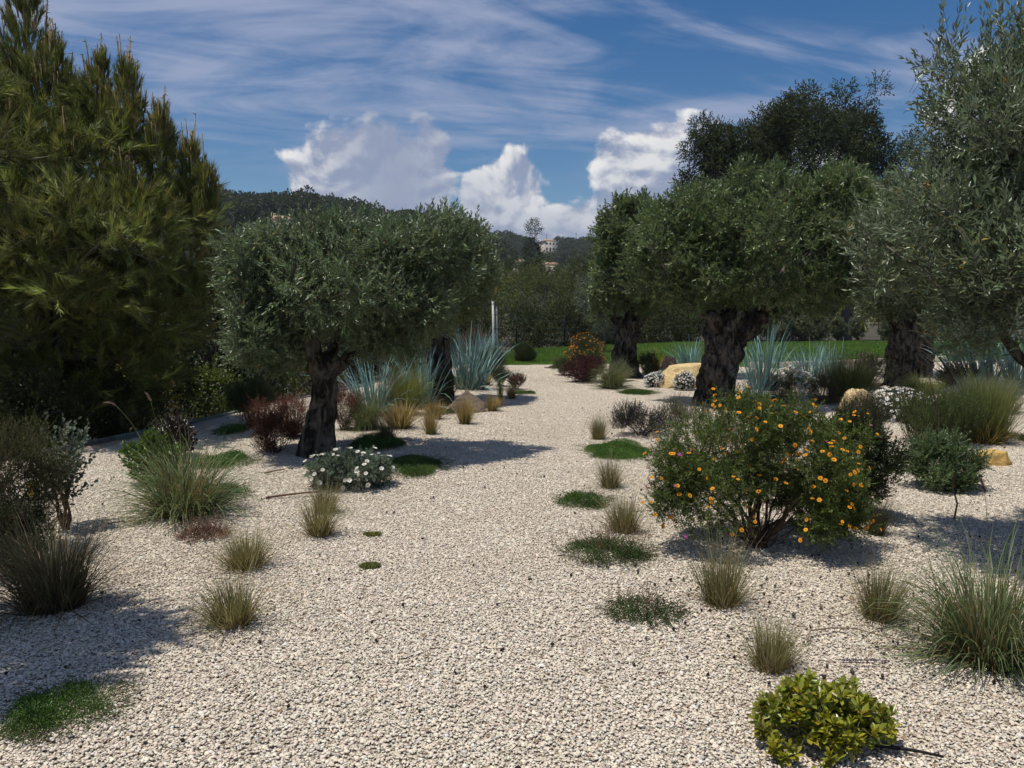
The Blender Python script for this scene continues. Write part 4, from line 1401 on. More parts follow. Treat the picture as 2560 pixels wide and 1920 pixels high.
mat_plant('creeping_mat', 'dark green mat under the olive shade behind the white bindweed', -1.60, 9.35, 0.63, 0.90, 0.12, n=7000)
mat_plant('creeping_mat', 'low green mat behind the fountain grass on the left, the wider one', -3.02, 8.34, 0.61, 0.70, 0.10, n=7000, col=(0.045, 0.10, 0.02))
mat_plant('creeping_mat', 'low green mat tucked against the right side of the left fountain grass', -2.47, 6.77, 0.36, 0.60, 0.11, col=(0.045, 0.09, 0.02))
mat_plant('creeping_mat', 'little green mat at the foot of the slim myrtle bush', -3.76, 10.71, 0.37, 0.80, 0.08, col=(0.05, 0.10, 0.02))
mat_plant('creeping_mat', 'small green mat with a dark sprig at the path bend', 0.23, 15.41, 0.37, 0.40, 0.06, stalks=12)
mat_plant('creeping_mat', 'dark green mat before the white daisies and the big pale boulder', 2.47, 15.59, 0.72, 0.90, 0.06)
mat_plant('creeping_mat', 'flat green mat at the right picture edge beside the feather grass', 6.41, 10.12, 0.53, 0.50, 0.07, col=(0.06, 0.075, 0.025))
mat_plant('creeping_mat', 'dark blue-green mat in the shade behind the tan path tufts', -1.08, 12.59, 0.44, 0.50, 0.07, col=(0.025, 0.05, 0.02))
mat_plant('creeping_mat', 'tiny yellow-green weed alone in the middle of the path', -1.01, 5.69, 0.09, 0.06, 0.01, n=350, col=(0.14, 0.15, 0.04))
mat_plant('creeping_mat', 'tiny straw-green weed seedling lower in the path gravel', -0.89, 4.91, 0.09, 0.08, 0.02, n=380, col=(0.12, 0.14, 0.04))
mat_plant('creeping_mat', 'brown dried sedum mat below the left fountain grass', -2.19, 5.59, 0.29, 0.26, 0.06, stalks=160, n=1800, col=(0.11, 0.06, 0.035), scol=(0.15, 0.085, 0.06))
mat_plant('creeping_mat', 'small brown mat on the far gravel before the maroon bush', 1.18, 22.25, 0.44, 0.50, 0.05, col=(0.10, 0.08, 0.05))

# ------------------------------------------------------------------ shrubs and flowers
# yellow-green shrub at the front: its larger leaves are parts of their own
t = thing('pittosporum_shrub', 'bright yellow-green shrub with spoon shaped leaves at the front right', 'shrub', at_ground(1.18, 2.92))
bl = []
for k in range(28):
    r_, an = math.sqrt((k + 0.5) / 28), k * 2.39996
    bl.append((0.225 * r_ * math.cos(an) + U(-.015, .015), 0.15 * r_ * math.sin(an), 0.165 - 0.105 * r_ ** 2 + U(-.02, .03), 0.062, 0.062, 0.055))
bl = [(b[0], b[1], max(b[2], 0.045), *b[3:]) for b in bl]
bl.append((-0.19, -0.14, 0.04, 0.06, 0.05, 0.04)); bl.append((-0.03, -0.20, 0.03, 0.06, 0.05, 0.03))
P, Nn, _ = in_blobs(bl, 430, 0.68)
keep = prune(P, Nn, [(0, 0, 0.09, 0.18, 0.11, 0.06)], 0.75) & (P[:, 2] > 0.02)
P, Nn = P[keep], Nn[keep]
D = nrm(Nn * 0.7 + np.array([0, 0, 0.55]) + R.normal(0, 0.25, P.shape))
stem_acc = Acc()
sticks(stem_acc, P - D * 0.09, D, 0.10, 0.0022, (0.10, 0.11, 0.04))
stems(stem_acc, 0.03, [np.array(b[:3]) for b in bl[:16]], 0.006, (0.09, 0.08, 0.05))
stem_acc.build('stems', M_WOOD, t, True)
lm = []
for k in range(5):
    a = Acc()
    leaves(a, np.zeros((1, 3)), np.array([[1.0, 0, 0.12]]), 0.036, 0.0185, np.array([[(0.29, 0.285, 0.032), (0.23, 0.25, 0.030), (0.34, 0.31, 0.035), (0.16, 0.19, 0.027), (0.40, 0.26, 0.028)][k]]), 0.12, 0.10, 30.0, True)
    V = a.V[0]; V[[1, 5], 1] *= 0.72; V[[2, 4], 1] *= 1.15          # spoon shape
    lm.append(a.mesh('leaf', M_GLOSSY))
rest = Acc()
order = np.argsort((P[:, 1] - P[:, 2] * 0.6))
cnt = 0
for r_, i in enumerate(order):
    m_ = int(R.integers(6, 10))
    A = nrm(np.cross(D[i], [0.3, 0.5, 0.81])); B = np.cross(D[i], A)
    ph0 = U(0, 6.28)
    inner = 0.10 * max(0, 1 - P[i, 2] / 0.15)
    for q in range(m_):
        ph = ph0 + q * 2.4
        s_ = (0.35 + 1.0 * (1 - q / m_)) * U(0.85, 1.15)
        d = nrm(D[i] * math.cos(s_) + (A * math.cos(ph) + B * math.sin(ph)) * math.sin(s_))
        pos = P[i] - D[i] * 0.028 * (1 - q / m_)
        if cnt < 300 and q >= m_ - 4:
            o = link('leaf', lm[int(R.choice(5, p=[.36, .26, .2, .15, .03]))], t)
            o.location = pos
            o.rotation_euler = Vector(d).to_track_quat('X', 'Z').to_euler()
            s3 = float(U(0.75, 1.2)); o.scale = (s3, s3, s3)
            cnt += 1
        else:
            leaves(rest, pos[None], d[None], float(U(0.028, 0.042)), 0.017, vary((0.21, 0.225, 0.030), 1, 0.22), 0.15, 0.1, 0.8, True)
rest.build('inner_leaves', M_GLOSSY, t, False, True)

# the big orange flowered bush
t = thing('orange_flower_bush', 'large round bush with many small orange flowers beside the path', 'shrub', at_ground(1.68, 5.35))
core = [(-0.30, -0.02, 0.66, 0.42, 0.42, 0.28), (0.20, 0.0, 0.64, 0.38, 0.42, 0.30), (-0.52, 0.0, 0.50, 0.22, 0.32, 0.20), (0.36, -0.05, 0.42, 0.26, 0.32, 0.22), (-0.05, 0.1, 0.74, 0.4, 0.4, 0.24)]
bl = clumps(core, 56, 0.13, 0.85)
bl += [(0.28, -0.36, 0.20, 0.14, 0.12, 0.10), (-0.02, -0.30, 0.42, 0.12, 0.1, 0.08), (0.46, -0.24, 0.26, 0.16, 0.14, 0.12), (-0.55, -0.25, 0.36, 0.15, 0.14, 0.10), (-0.38, -0.2, 0.12, 0.05, 0.05, 0.07), (-0.62, -0.1, 0.30, 0.18, 0.2, 0.12), (-0.40, -0.34, 0.32, 0.16, 0.12, 0.10), (0.40, -0.30, 0.32, 0.2, 0.16, 0.14), (0.56, 0.0, 0.30, 0.18, 0.2, 0.14), (-0.2, 0.3, 0.34, 0.3, 0.15, 0.14), (0.2, 0.3, 0.34, 0.3, 0.15, 0.14), (-0.46, -0.30, 0.22, 0.16, 0.12, 0.10), (0.50, -0.28, 0.20, 0.16, 0.12, 0.10), (0.30, -0.42, 0.30, 0.14, 0.08, 0.10), (-0.28, -0.42, 0.42, 0.16, 0.08, 0.12), (-0.30, -0.40, 0.28, 0.16, 0.10, 0.09), (-0.64, -0.2, 0.42, 0.16, 0.16, 0.14)]
hole = (0.03, -0.38, 0.30, 0.13, 0.42, 0.17)
P, Nn, _ = in_blobs(bl + core, 7000, 0.45)
keep = prune(P, Nn, core, 0.45) & prune(P, Nn, [hole], 1.0)
P, Nn = P[keep], Nn[keep]
a = Acc()
D = nrm(Nn * 0.7 + np.array([0, 0, 0.45]) + R.normal(0, 0.4, P.shape))
sprigs(a, P - D * 0.05, D, U(0.06, 0.12, len(P)), 13, 0.031, 0.0068, (0.095, 0.138, 0.032), 0.95, 0.2, 0.0011, (0.07, 0.065, 0.03), amt=0.25)
a.build('foliage', M_LEAF, t, False, True)
b = Acc()
ends = [np.array(bl[i][:3]) for i in R.choice(len(bl), 15)]
for q in ends:
    tube(b, bend((R.normal(0, .03), R.normal(0, .03), -0.04), q * np.array([0.8, 0.8, 0.8]), 0.10, 8, 0.02), np.linspace(0.012 * U(0.6, 1.5), 0.003, 8), 6, vary((0.075, 0.045, 0.032), 1, .2)[0])
for _ in range(30):
    an = U(0, 6.28); q = np.array([math.cos(an) * U(.2, .55), math.sin(an) * U(.15, .45), U(0.12, 0.55)])
    tube(b, bend((R.normal(0, .04), R.normal(0, .04), -0.02), q, 0.10, 6, 0.03), np.linspace(0.005, 0.0012, 6), 4, vary((0.10, 0.065, 0.05), 1, .2)[0])
b.build('stems', M_WOOD, t, True)
FP, FD = skin_points(bl, 250, 0.030, (0.0, -0.8, 0.6))
k = prune(FP, FD, [hole], 1.0)
FP, FD = FP[k], FD[k]
w_ = FP[:, 0] < 0.15
put_flowers(t, 'orange', FP, FD, 0.88)
extra = FP[R.choice(len(FP), 36)] + R.normal(0, 0.022, (36, 3))
put_flowers(t, 'orange', extra, nrm(R.normal(0, .5, (36, 3)) + [0, -0.4, 0.8]), 0.8)
PP, PD = skin_points([b_ for b_ in bl if b_[0] < -0.45], 12, 0.02, (-0.6, -0.7, 0.2))
put_flowers(t, 'purple', PP, PD, 0.85)

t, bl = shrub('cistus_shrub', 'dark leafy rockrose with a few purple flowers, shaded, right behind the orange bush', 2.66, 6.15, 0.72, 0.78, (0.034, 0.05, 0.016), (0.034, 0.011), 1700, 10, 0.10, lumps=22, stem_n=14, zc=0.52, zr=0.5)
FP, FD = skin_points(bl, 14, 0.02, (0, -0.8, 0.4)); put_flowers(t, 'purple', FP, FD, 0.8)
FP, FD = skin_points(bl, 12, 0.02, (-0.5, -0.5, 0.9)); put_flowers(t, 'orange', FP, FD, 0.75)

# white bindweed
t, bl = shrub('silver_bindweed', 'low silvery bindweed mound with large white trumpet flowers before the olive trunk', -1.50, 7.28, 0.88, 0.36, (0.15, 0.20, 0.14), (0.036, 0.010), 1300, 10, 0.07, lumps=26, lr=0.11, zc=0.34, zr=0.62, stem_n=10, sr=0.004, mat=M_DULL, upb=0.35, depth=0.62)
FP, FD = skin_points(bl, 52, 0.028, (0.15, -0.75, 0.6)); put_flowers(t, 'trumpet', FP, FD, 1.25)

# left planting
shrub('glossy_shrub', 'glossy bright green leafy shrub beside the left fountain grass', -3.30, 7.25, 0.62, 0.42, (0.075, 0.125, 0.024), (0.055, 0.02), 330, 9, 0.10, lumps=12, lr=0.18, broad=True, mat=M_GLOSSY, upb=0.8, zc=0.5, zr=0.5)
shrub('purple_leaf_shrub', 'dark purple leaved low shrub behind the glossy green one', -3.72, 8.75, 0.62, 0.36, (0.030, 0.016, 0.014), (0.05, 0.02), 260, 8, 0.10, broad=True, mat=M_GLOSSY)
shrub('myrtle_bush', 'slim green bush on thin stems at the edge of the dark wood', -3.62, 11.2, 0.78, 0.66, (0.06, 0.085, 0.028), (0.026, 0.011), 1100, 10, 0.11, zc=0.62, zr=0.42, stem_n=12, sr=0.010)
RC, RC2 = (0.20, 0.078, 0.055), (0.12, 0.08, 0.035)
GR = 'red twig bushes round the leaning olive'
for i, (x, y, w, h, lb) in enumerate([(-3.18, 10.25, 0.78, 0.44, 'red-brown twiggy bush, brightest red, behind the others left of the olive trunk'),
                                      (-2.66, 8.95, 0.62, 0.50, 'brown-green upright twiggy bush just left of the leaning olive trunk'),
                                      (-2.72, 10.0, 0.66, 0.56, 'rusty red feathery bush showing behind the olive trunk on its left'),
                                      (-2.22, 10.6, 0.52, 0.62, 'rusty red feathery bush close on the right of the olive trunk')]):
    shrub('red_twig_bush', lb, x, y, w, h, RC if i != 1 else (0.06, 0.035, 0.02), (0.024, 0.006), 620, 10, 0.15, 0.6, lumps=12, upb=0.9, zc=0.5, zr=0.5, group=GR, col2=RC2 if i != 1 else (0.13, 0.05, 0.03), f2=0.35, stem_n=16, sr=0.006, mat=M_DULL, scol=(0.09, 0.045, 0.035))
shrub('feathery_bush', 'dark green feathery upright bush beside the tall blue grass', -1.12, 13.6, 0.42, 0.62, (0.035, 0.055, 0.016), (0.03, 0.004), 1100, 12, 0.15, 0.5, upb=1.2, mat=M_DULL)
shrub('tall_bush', 'tall olive green bush behind the blue grasses on the left bank', -1.72, 19.0, 1.05, 1.35, (0.075, 0.088, 0.030), (0.045, 0.013), 1500, 10, 0.18, 0.6, upb=0.9, zc=0.55, zr=0.5, stem_n=14, sr=0.012)
shrub('tall_bush', 'loose yellow-green bush in front of the second olive on the left', -2.2, 16.6, 0.9, 1.0, (0.085, 0.095, 0.03), (0.04, 0.013), 1200, 10, 0.16, 0.6, upb=0.9, zc=0.55, zr=0.5, stem_n=14, sr=0.012)
shrub('red_tipped_bush', 'loose bush with reddish tips near the sapling', -1.15, 22.6, 1.1, 1.0, (0.075, 0.075, 0.03), (0.055, 0.02), 800, 8, 0.2, 0.7, col2=(0.17, 0.075, 0.05), f2=0.35, upb=0.9)
shrub('rosemary_bush', 'rounded dark green rosemary right of the dense blue grass', -0.48, 19.2, 0.95, 0.66, (0.040, 0.068, 0.024), (0.03, 0.005), 2000, 13, 0.16, 0.6, upb=0.9, mat=M_DULL, zc=0.5, zr=0.55)
shrub('clipped_bush', 'neat round green bush on the near lawn edge', 0.37, 24.4, 0.86, 0.60, (0.040, 0.072, 0.022), (0.03, 0.007), 2100, 13, 0.14, 0.6, upb=0.8, mat=M_DULL, zc=0.52, zr=0.6, lr=0.10, lumps=24)
shrub('heather_bush', 'small reddish heather on the left side of the path bend', 0.08, 16.3, 0.40, 0.34, (0.13, 0.065, 0.04), (0.02, 0.006), 600, 10, 0.11, 0.5, upb=1.1, mat=M_DULL)
shrub('heather_bush', 'small grey-green heather left of the reddish one', -0.26, 17.0, 0.48, 0.42, (0.065, 0.085, 0.04), (0.022, 0.006), 600, 10, 0.12, 0.5, upb=1.1, mat=M_DULL)

# right planting
t, bl = shrub('far_orange_bush', 'rounded bush with orange blossom on the far side of the path', 1.95, 21.3, 1.25, 0.85, (0.05, 0.065, 0.02), (0.04, 0.010), 1700, 11, 0.14, lumps=20, zc=0.52, zr=0.52)
small_flowers(t, bl, 260, 0.026, (0.70, 0.30, 0.02))
shrub('maroon_bush', 'dark maroon bush in front of the far orange blossom', 1.58, 18.0, 1.05, 0.56, (0.070, 0.020, 0.022), (0.035, 0.012), 1500, 11, 0.13, lumps=18, zc=0.5, zr=0.52, scol=(0.06, 0.03, 0.03), mat=M_DULL, col2=(0.05, 0.028, 0.02), f2=0.3)
shrub('green_bush', 'pale green bush beside the maroon bush at the path end', 1.28, 19.6, 0.6, 0.42, (0.085, 0.12, 0.04), (0.03, 0.01), 650, 10, 0.11)
shrub('green_bush', 'dark green bush tight on the right of the far small olive trunk', 3.18, 18.6, 0.62, 0.62, (0.035, 0.055, 0.018), (0.03, 0.01), 900, 10, 0.13, upb=1.0)
shrub('silver_bush', 'greyish low bush at the foot of the far small olive', 2.45, 18.1, 0.62, 0.40, (0.11, 0.125, 0.085), (0.022, 0.007), 900, 10, 0.10, mat=M_DULL)
GD = 'white daisies'
for (x, y, w, h, n, lb, c) in ((2.98, 16.6, 0.55, 0.30, 300, 'white flowering cushion left of the big pale boulder', (0.78, 0.78, 0.74)), (3.45, 16.0, 0.62, 0.32, 330, 'white and green flowering cushion before the big pale boulder', (0.78, 0.77, 0.74)),
                            (4.05, 15.55, 0.72, 0.26, 420, 'pinkish white flowering cushion touching the big pale boulder', (0.72, 0.62, 0.60))):
    t, bl = shrub('flowering_cushion', lb, x, y, w, h, (0.06, 0.075, 0.035), (0.022, 0.007), 700, 9, 0.07, zc=0.45, zr=0.6, lr=0.12, lumps=18, group='flowering cushions by the pale boulder', mat=M_DULL)
    small_flowers(t, bl, int(n * 1.3), 0.021, c)
t, bl = shrub('daisy_bush', 'white daisy cushion between the thick olive trunk and the dark blue grass', 5.45, 15.3, 0.85, 0.44, (0.06, 0.08, 0.035), (0.025, 0.008), 800, 9, 0.09, zc=0.5, zr=0.6, group=GD)
FP, FD = skin_points(bl, 110, 0.03, (0, -0.5, 0.8)); put_flowers(t, 'daisy', FP, FD, 1.6)
t, bl = shrub('daisy_bush', 'dense white daisy mound in front of the pale rock', 5.70, 11.7, 0.95, 0.46, (0.10, 0.125, 0.09), (0.03, 0.008), 1100, 10, 0.09, zc=0.46, zr=0.6, group=GD, mat=M_DULL)
FP, FD = skin_points(bl, 190, 0.035, (-0.2, -0.6, 0.7)); put_flowers(t, 'daisy', FP, FD, 1.6)
shrub('dry_lavender', 'grey-tan lavender bush left of the feather grass', 5.32, 13.7, 0.68, 0.52, (0.155, 0.135, 0.065), (0.022, 0.005), 800, 10, 0.16, 0.45, upb=1.3, mat=M_DULL, zc=0.5, zr=0.5)
shrub('dry_lavender', 'straw coloured lavender right of the thick olive trunk', 4.62, 13.9, 0.62, 0.50, (0.19, 0.165, 0.065), (0.022, 0.005), 700, 10, 0.16, 0.45, upb=1.3, mat=M_DULL, zc=0.5, zr=0.5, col2=(0.09, 0.07, 0.04), f2=0.4)
t, bl = shrub('pink_flower_bush', 'pink flowering bush between the dark blue grass and the olive behind', 7.6, 17.0, 0.95, 0.62, (0.05, 0.07, 0.03), (0.03, 0.009), 800, 10, 0.12, group=None)
small_flowers(t, bl, 240, 0.026, (0.52, 0.13, 0.42))
shrub('bushy_rosemary', 'upright bright green rosemary in front of the white daisies on the right', 5.20, 9.75, 1.15, 0.60, (0.080, 0.125, 0.036), (0.030, 0.0065), 2800, 14, 0.19, 0.55, upb=1.6, mat=M_DULL, zc=0.5, zr=0.5, lumps=22)
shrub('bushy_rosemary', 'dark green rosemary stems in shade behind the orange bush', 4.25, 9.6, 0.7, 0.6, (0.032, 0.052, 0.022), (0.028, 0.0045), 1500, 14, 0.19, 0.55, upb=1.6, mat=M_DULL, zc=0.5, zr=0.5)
shrub('sage_shrub', 'spreading pale green leafy shrub in front of the right rosemary', 3.95, 7.25, 0.86, 0.46, (0.11, 0.165, 0.068), (0.036, 0.011), 1500, 11, 0.11, 0.8, lumps=26, lr=0.13, zc=0.46, zr=0.55, depth=0.7, stem_n=14)
shrub('grey_mound', 'wide silvery grey feathery mound on the right under the bare branch', 7.4, 12.6, 1.55, 0.50, (0.175, 0.215, 0.175), (0.03, 0.004), 3200, 13, 0.16, 0.6, upb=0.9, mat=M_DULL, zc=0.45, zr=0.55, lumps=30, lr=0.1, depth=1.0)
t, bl = shrub('purple_flower_plant', 'low dark plant with tiny purple blossom left of the orange bush', 1.68, 10.3, 0.85, 0.34, (0.035, 0.04, 0.025), (0.024, 0.007), 1100, 10, 0.11, upb=0.9, mat=M_DULL, scol=(0.05, 0.035, 0.03))
small_flowers(t, bl, 160, 0.010, (0.25, 0.17, 0.30))
shrub('wispy_shrub', 'wispy grey-green shrub behind the purple blossom plant', 2.42, 11.0, 0.7, 0.40, (0.12, 0.14, 0.085), (0.02, 0.005), 700, 10, 0.13, upb=1.1, mat=M_DULL)
shrub('dark_shrub', 'dark low shrub at the foot of the olive behind the pink flowers', 8.5, 15.4, 1.0, 0.55, (0.05, 0.05, 0.035), (0.03, 0.009), 900, 10, 0.13, mat=M_DULL)
shrub('agave_cushion', 'small blue-grey cushion plant against the pale boulder', 3.42, 17.4, 0.5, 0.36, (0.15, 0.20, 0.17), (0.05, 0.012), 300, 10, 0.08, mat=M_BLUE)

# boulders
boulder('big pale yellow flat topped boulder beside the thick olive trunk', 3.62, 16.7, 1.30, 0.9, 0.66, (0.60, 0.45, 0.22), 0.2, 1.3, 0.55)
boulder('pinkish stone behind the big pale boulder', 3.85, 19.6, 0.55, 0.45, 0.52, (0.48, 0.30, 0.20), 0.5, 4.1)
boulder('brown weathered boulder among the straw tufts on the left', -0.72, 12.75, 0.60, 0.5, 0.32, (0.19, 0.15, 0.115), 0.3, 2.2)
boulder('ochre block of rock in sun right of the pale green shrub', 5.02, 8.3, 0.40, 0.32, 0.20, (0.56, 0.36, 0.12), -0.2, 5.5, 0.5)
boulder('pale cream rock beside the white daisy mound', 5.28, 12.2, 0.62, 0.5, 0.42, (0.55, 0.41, 0.22), 0.1, 3.3)
boulder('small grey-pink rock half hidden by the orange flowers', 2.62, 9.6, 0.42, 0.36, 0.32, (0.36, 0.29, 0.22), 0.6, 6.2)
boulder('grey stone under the second olive on the left', -1.9, 14.6, 0.7, 0.5, 0.5, (0.22, 0.21, 0.20), 0.6, 7.7)

# ------------------------------------------------------------------ olives
olive('leaning olive with twisted trunk and round silvery crown left of the path', -2.12, 8.75,
      [(0, 0, -0.1), (-0.02, 0, 0.15), (0.02, 0, 0.42), (0.08, 0, 0.75), (0.05, 0.0, 1.02)], [0.18, 0.165, 0.15, 0.13, 0.11],
      [([(0.02, 0, 0.9), (-0.03, -0.10, 1.2), (-0.13, -0.16, 1.5), (-0.22, -0.1, 1.85)], 0.10, 0.05), ([(0.05, 0, 0.85), (0.35, -0.05, 1.1), (0.72, 0.0, 1.3), (1.0, 0.1, 1.7)], 0.075, 0.035), ([(0.03, 0, 0.95), (0.2, 0.3, 1.3), (0.3, 0.5, 1.8)], 0.07, 0.03)],
      [(0.30, 0, 1.86, 1.02, 0.95, 0.60), (-0.48, 0, 1.62, 0.42, 0.65, 0.62), (1.02, 0.1, 1.80, 0.42, 0.65, 0.52), (0.85, 0, 1.42, 0.48, 0.5, 0.22), (-0.50, 0, 1.24, 0.30, 0.45, 0.26), (-0.42, 0, 2.08, 0.48, 0.6, 0.36), (1.15, 0.1, 2.18, 0.56, 0.6, 0.40)],
      7600, 90, 0.21, (0.080, 0.0165), 0.19, 11, (0.130, 0.182, 0.080), 1.0, whips=30, whip_l=0.6, bumps=0.13, extra_limbs=40)
olive('olive half hidden behind the leaning one on the left', -1.30, 14.0,
      [(0, 0, -0.1), (0.0, 0, 0.4), (0.05, 0, 0.9), (0.02, 0.0, 1.3)], [0.26, 0.22, 0.19, 0.16],
      [([(0, 0, 1.2), (-0.3, 0, 1.7), (-0.5, 0, 2.2)], 0.1, 0.04), ([(0, 0, 1.2), (0.4, 0, 1.7), (0.7, 0, 2.2)], 0.1, 0.04)],
      [(0.28, 0, 2.2, 0.72, 0.8, 0.80), (-0.5, 0, 2.2, 0.6, 0.7, 0.7), (0.35, 0, 2.6, 0.6, 0.7, 0.45)], 4600, 60, 0.2, (0.09, 0.021), 0.19, 11, (0.115, 0.161, 0.052), 2.0, whips=20)
olive('largest olive with very thick dark gnarled trunk right of the path', 3.45, 13.52,
      [(0, 0, -0.1), (-0.02, 0, 0.25), (0.0, 0, 0.55), (0.12, 0, 0.95), (0.20, 0.0, 1.30), (0.22, 0, 1.5)], [0.29, 0.28, 0.29, 0.29, 0.24, 0.17],
      [([(-0.10, -0.12, 0.75), (-0.16, -0.14, 1.1), (-0.14, -0.1, 1.55)], 0.13, 0.08), ([(0.28, 0, 1.1), (0.55, -0.05, 1.38), (0.85, 0, 1.7), (1.2, 0.1, 2.3)], 0.2, 0.08), ([(0.1, -0.1, 1.25), (-0.15, -0.2, 1.5), (-0.5, -0.1, 1.65), (-0.8, 0, 2.2)], 0.10, 0.05), ([(0.15, 0, 1.35), (0.3, 0.3, 2.0), (0.4, 0.4, 2.9)], 0.15, 0.05)],
      [(0.80, 0, 2.75, 1.35, 1.2, 1.05), (-0.42, 0, 2.55, 0.55, 0.85, 0.90), (2.05, 0, 2.60, 0.58, 0.9, 0.95), (0.8, 0, 2.0, 1.5, 1.05, 0.34), (1.95, 0, 3.28, 0.66, 0.9, 0.50), (-0.35, 0, 3.22, 0.62, 0.8, 0.50), (-0.92, 0.2, 2.85, 0.45, 0.7, 0.62), (-0.85, 0.2, 2.2, 0.42, 0.7, 0.5)],
      10500, 165, 0.24, (0.088, 0.0225), 0.19, 11, (0.104, 0.156, 0.041), 3.0, whips=70, whip_l=0.6, bumps=0.15, flare=0.55, lobes=0.2, extra_limbs=40)
olive('smaller far olive with knotted trunk at the lawn edge', 2.68, 19.17,
      [(0, 0, -0.1), (0.0, 0, 0.4), (0.05, 0, 0.9), (0.10, 0.0, 1.35)], [0.30, 0.27, 0.25, 0.27],
      [([(-0.05, 0, 1.2), (-0.35, 0, 1.6), (-0.5, 0, 2.3)], 0.13, 0.05), ([(0.2, 0, 1.2), (0.6, 0, 1.6), (0.9, 0, 2.3)], 0.14, 0.05), ([(0.1, 0, 1.2), (0.2, 0.2, 2.0), (0.3, 0.2, 3.0)], 0.14, 0.05)],
      [(0.40, 0, 2.95, 1.10, 1.1, 1.30), (-0.32, 0, 2.35, 0.50, 0.75, 0.95), (1.6, 0, 2.7, 0.85, 0.9, 1.15), (1.7, 0, 3.55, 0.8, 0.9, 0.6), (-0.15, 0, 3.55, 0.55, 0.8, 0.55)], 8000, 110, 0.24, (0.10, 0.028), 0.20, 11, (0.106, 0.156, 0.043), 4.0, whips=40, whip_l=0.7, bumps=0.2, lobes=0.22)
olive('olive with broad shaded trunk beside the palm on the right', 7.73, 15.86,
      [(0, 0, -0.1), (0.0, 0, 0.4), (-0.05, 0, 0.9), (0.0, 0.0, 1.45)], [0.30, 0.26, 0.25, 0.24],
      [([(-0.05, 0, 1.3), (-0.45, 0, 1.7), (-0.6, 0, 2.4)], 0.14, 0.05), ([(0.1, 0, 1.3), (0.6, 0, 1.8), (0.9, 0, 2.5)], 0.14, 0.05), ([(0.0, 0, 1.3), (0.2, 0.2, 2.2), (0.3, 0.2, 3.2)], 0.14, 0.05)],
      [(0.30, 0, 2.95, 1.15, 1.15, 1.15), (-0.4, 0, 2.2, 0.5, 0.8, 0.7), (1.1, 0, 2.2, 0.7, 0.9, 0.8)], 5500, 100, 0.25, (0.09, 0.022), 0.19, 11, (0.120, 0.156, 0.074), 5.0, whips=40, bumps=0.16, lobes=0.2)
olive('near olive with loose upright silvery shoots at the right picture edge', 3.56, 5.0,
      [(0, 0, -0.1), (0.02, 0, 0.3), (0.06, 0, 0.7), (0.12, 0.0, 1.1)], [0.20, 0.18, 0.16, 0.13],
      [([(0.10, 0, 0.9), (-0.08, -0.05, 1.03), (-0.27, -0.10, 1.15), (-0.50, -0.12, 1.33), (-0.66, -0.1, 1.6)], 0.052, 0.022), ([(0.10, 0, 1.0), (-0.02, 0.05, 1.4), (-0.22, 0.1, 1.75), (-0.30, 0.1, 2.2)], 0.075, 0.03), ([(0.12, 0, 1.0), (0.5, 0.1, 1.5), (0.8, 0.1, 2.2)], 0.08, 0.03), ([(0.12, 0, 1.05), (0.15, 0.3, 1.7), (0.15, 0.4, 2.5)], 0.07, 0.03)],
      [(0.20, 0.15, 2.42, 1.05, 0.9, 0.80), (-0.72, 0.05, 2.05, 0.45, 0.7, 0.55), (0.9, 0.1, 2.4, 0.8, 0.8, 0.8), (-0.62, 0.1, 2.72, 0.42, 0.6, 0.38), (-0.1, 0.1, 3.0, 0.5, 0.6, 0.32)], 8600, 110, 0.22, (0.068, 0.0140), 0.20, 11, (0.134, 0.178, 0.089), 6.0, whips=420, whip_l=1.35, bumps=0.13, upb=0.7, depth=0.35, extra_limbs=50)

# ------------------------------------------------------------------ pines and the dark wood on the left
pine('tall bushy young pine with upright candles against the sky on the left', -6.2, 10.7, -0.42, [(0, 0, -0.3), (0.05, 0, 1.5), (-0.05, 0, 3.2), (-0.03, 0, 5.9)],
     [(-0.03, 0.0, 6.25, 1.6), (-0.78, -0.3, 5.75, 1.3), (0.43, -0.2, 5.4, 1.1), (0.80, 0.1, 5.3, 1.0), (1.26, -0.1, 5.15, 1.1), (1.76, -0.3, 4.55, 0.7), (2.02, 0.0, 4.2, 0.6), (2.28, -0.2, 3.85, 0.55), (-1.3, 0.1, 5.5, 1.1), (0.1, -0.7, 4.5, 0.6), (0.9, -0.9, 4.1, 0.6), (1.55, -0.8, 3.7, 0.5), (0.25, -1.0, 3.9, 0.5), (-0.5, -0.9, 4.6, 0.6), (-0.4, 0.2, 5.4, 0.8)],
     [(-0.2, 0, 3.7, 1.45, 1.4, 1.35), (0.9, 0, 3.4, 1.05, 1.15, 1.25), (1.6, -0.1, 2.9, 0.70, 0.9, 0.95), (-1.3, -0.1, 3.6, 1.2, 1.2, 1.2), (-0.2, 0, 4.6, 0.40, 0.4, 0.45), (0.95, 0, 4.2, 0.50, 0.5, 0.35), (1.15, 0.2, 2.0, 0.85, 0.9, 0.7), (-0.6, 0, 1.7, 1.5, 1.3, 0.9), (0.5, 0.1, 1.2, 1.2, 0.9, 0.6), (1.35, -1.0, 2.7, 0.75, 0.8, 0.7), (0.2, -1.1, 3.0, 0.9, 0.7, 0.8)],
     5600, 40, 0.15, 0.0105, 0.34, (0.148, 0.168, 0.050), 170, 0.28, 34, dead=26, branch_n=70, tr=0.13)
pine('dark pine at the left edge whose shade falls on the front gravel', -3.12, 3.3, -0.02, [(0, 0, -0.3), (0.03, 0, 0.9), (0.0, 0, 1.8), (0.0, 0, 3.0)],
     [], [(0, 0, 2.35, 0.72, 0.75, 0.75), (0.25, -0.1, 1.7, 0.5, 0.55, 0.35), (-0.5, 0.0, 2.0, 0.7, 0.7, 0.6)], 2600, 50, 0.10, 0.0055, 0.24, (0.06, 0.066, 0.022), 60, 0.22, 0, tr=0.07)
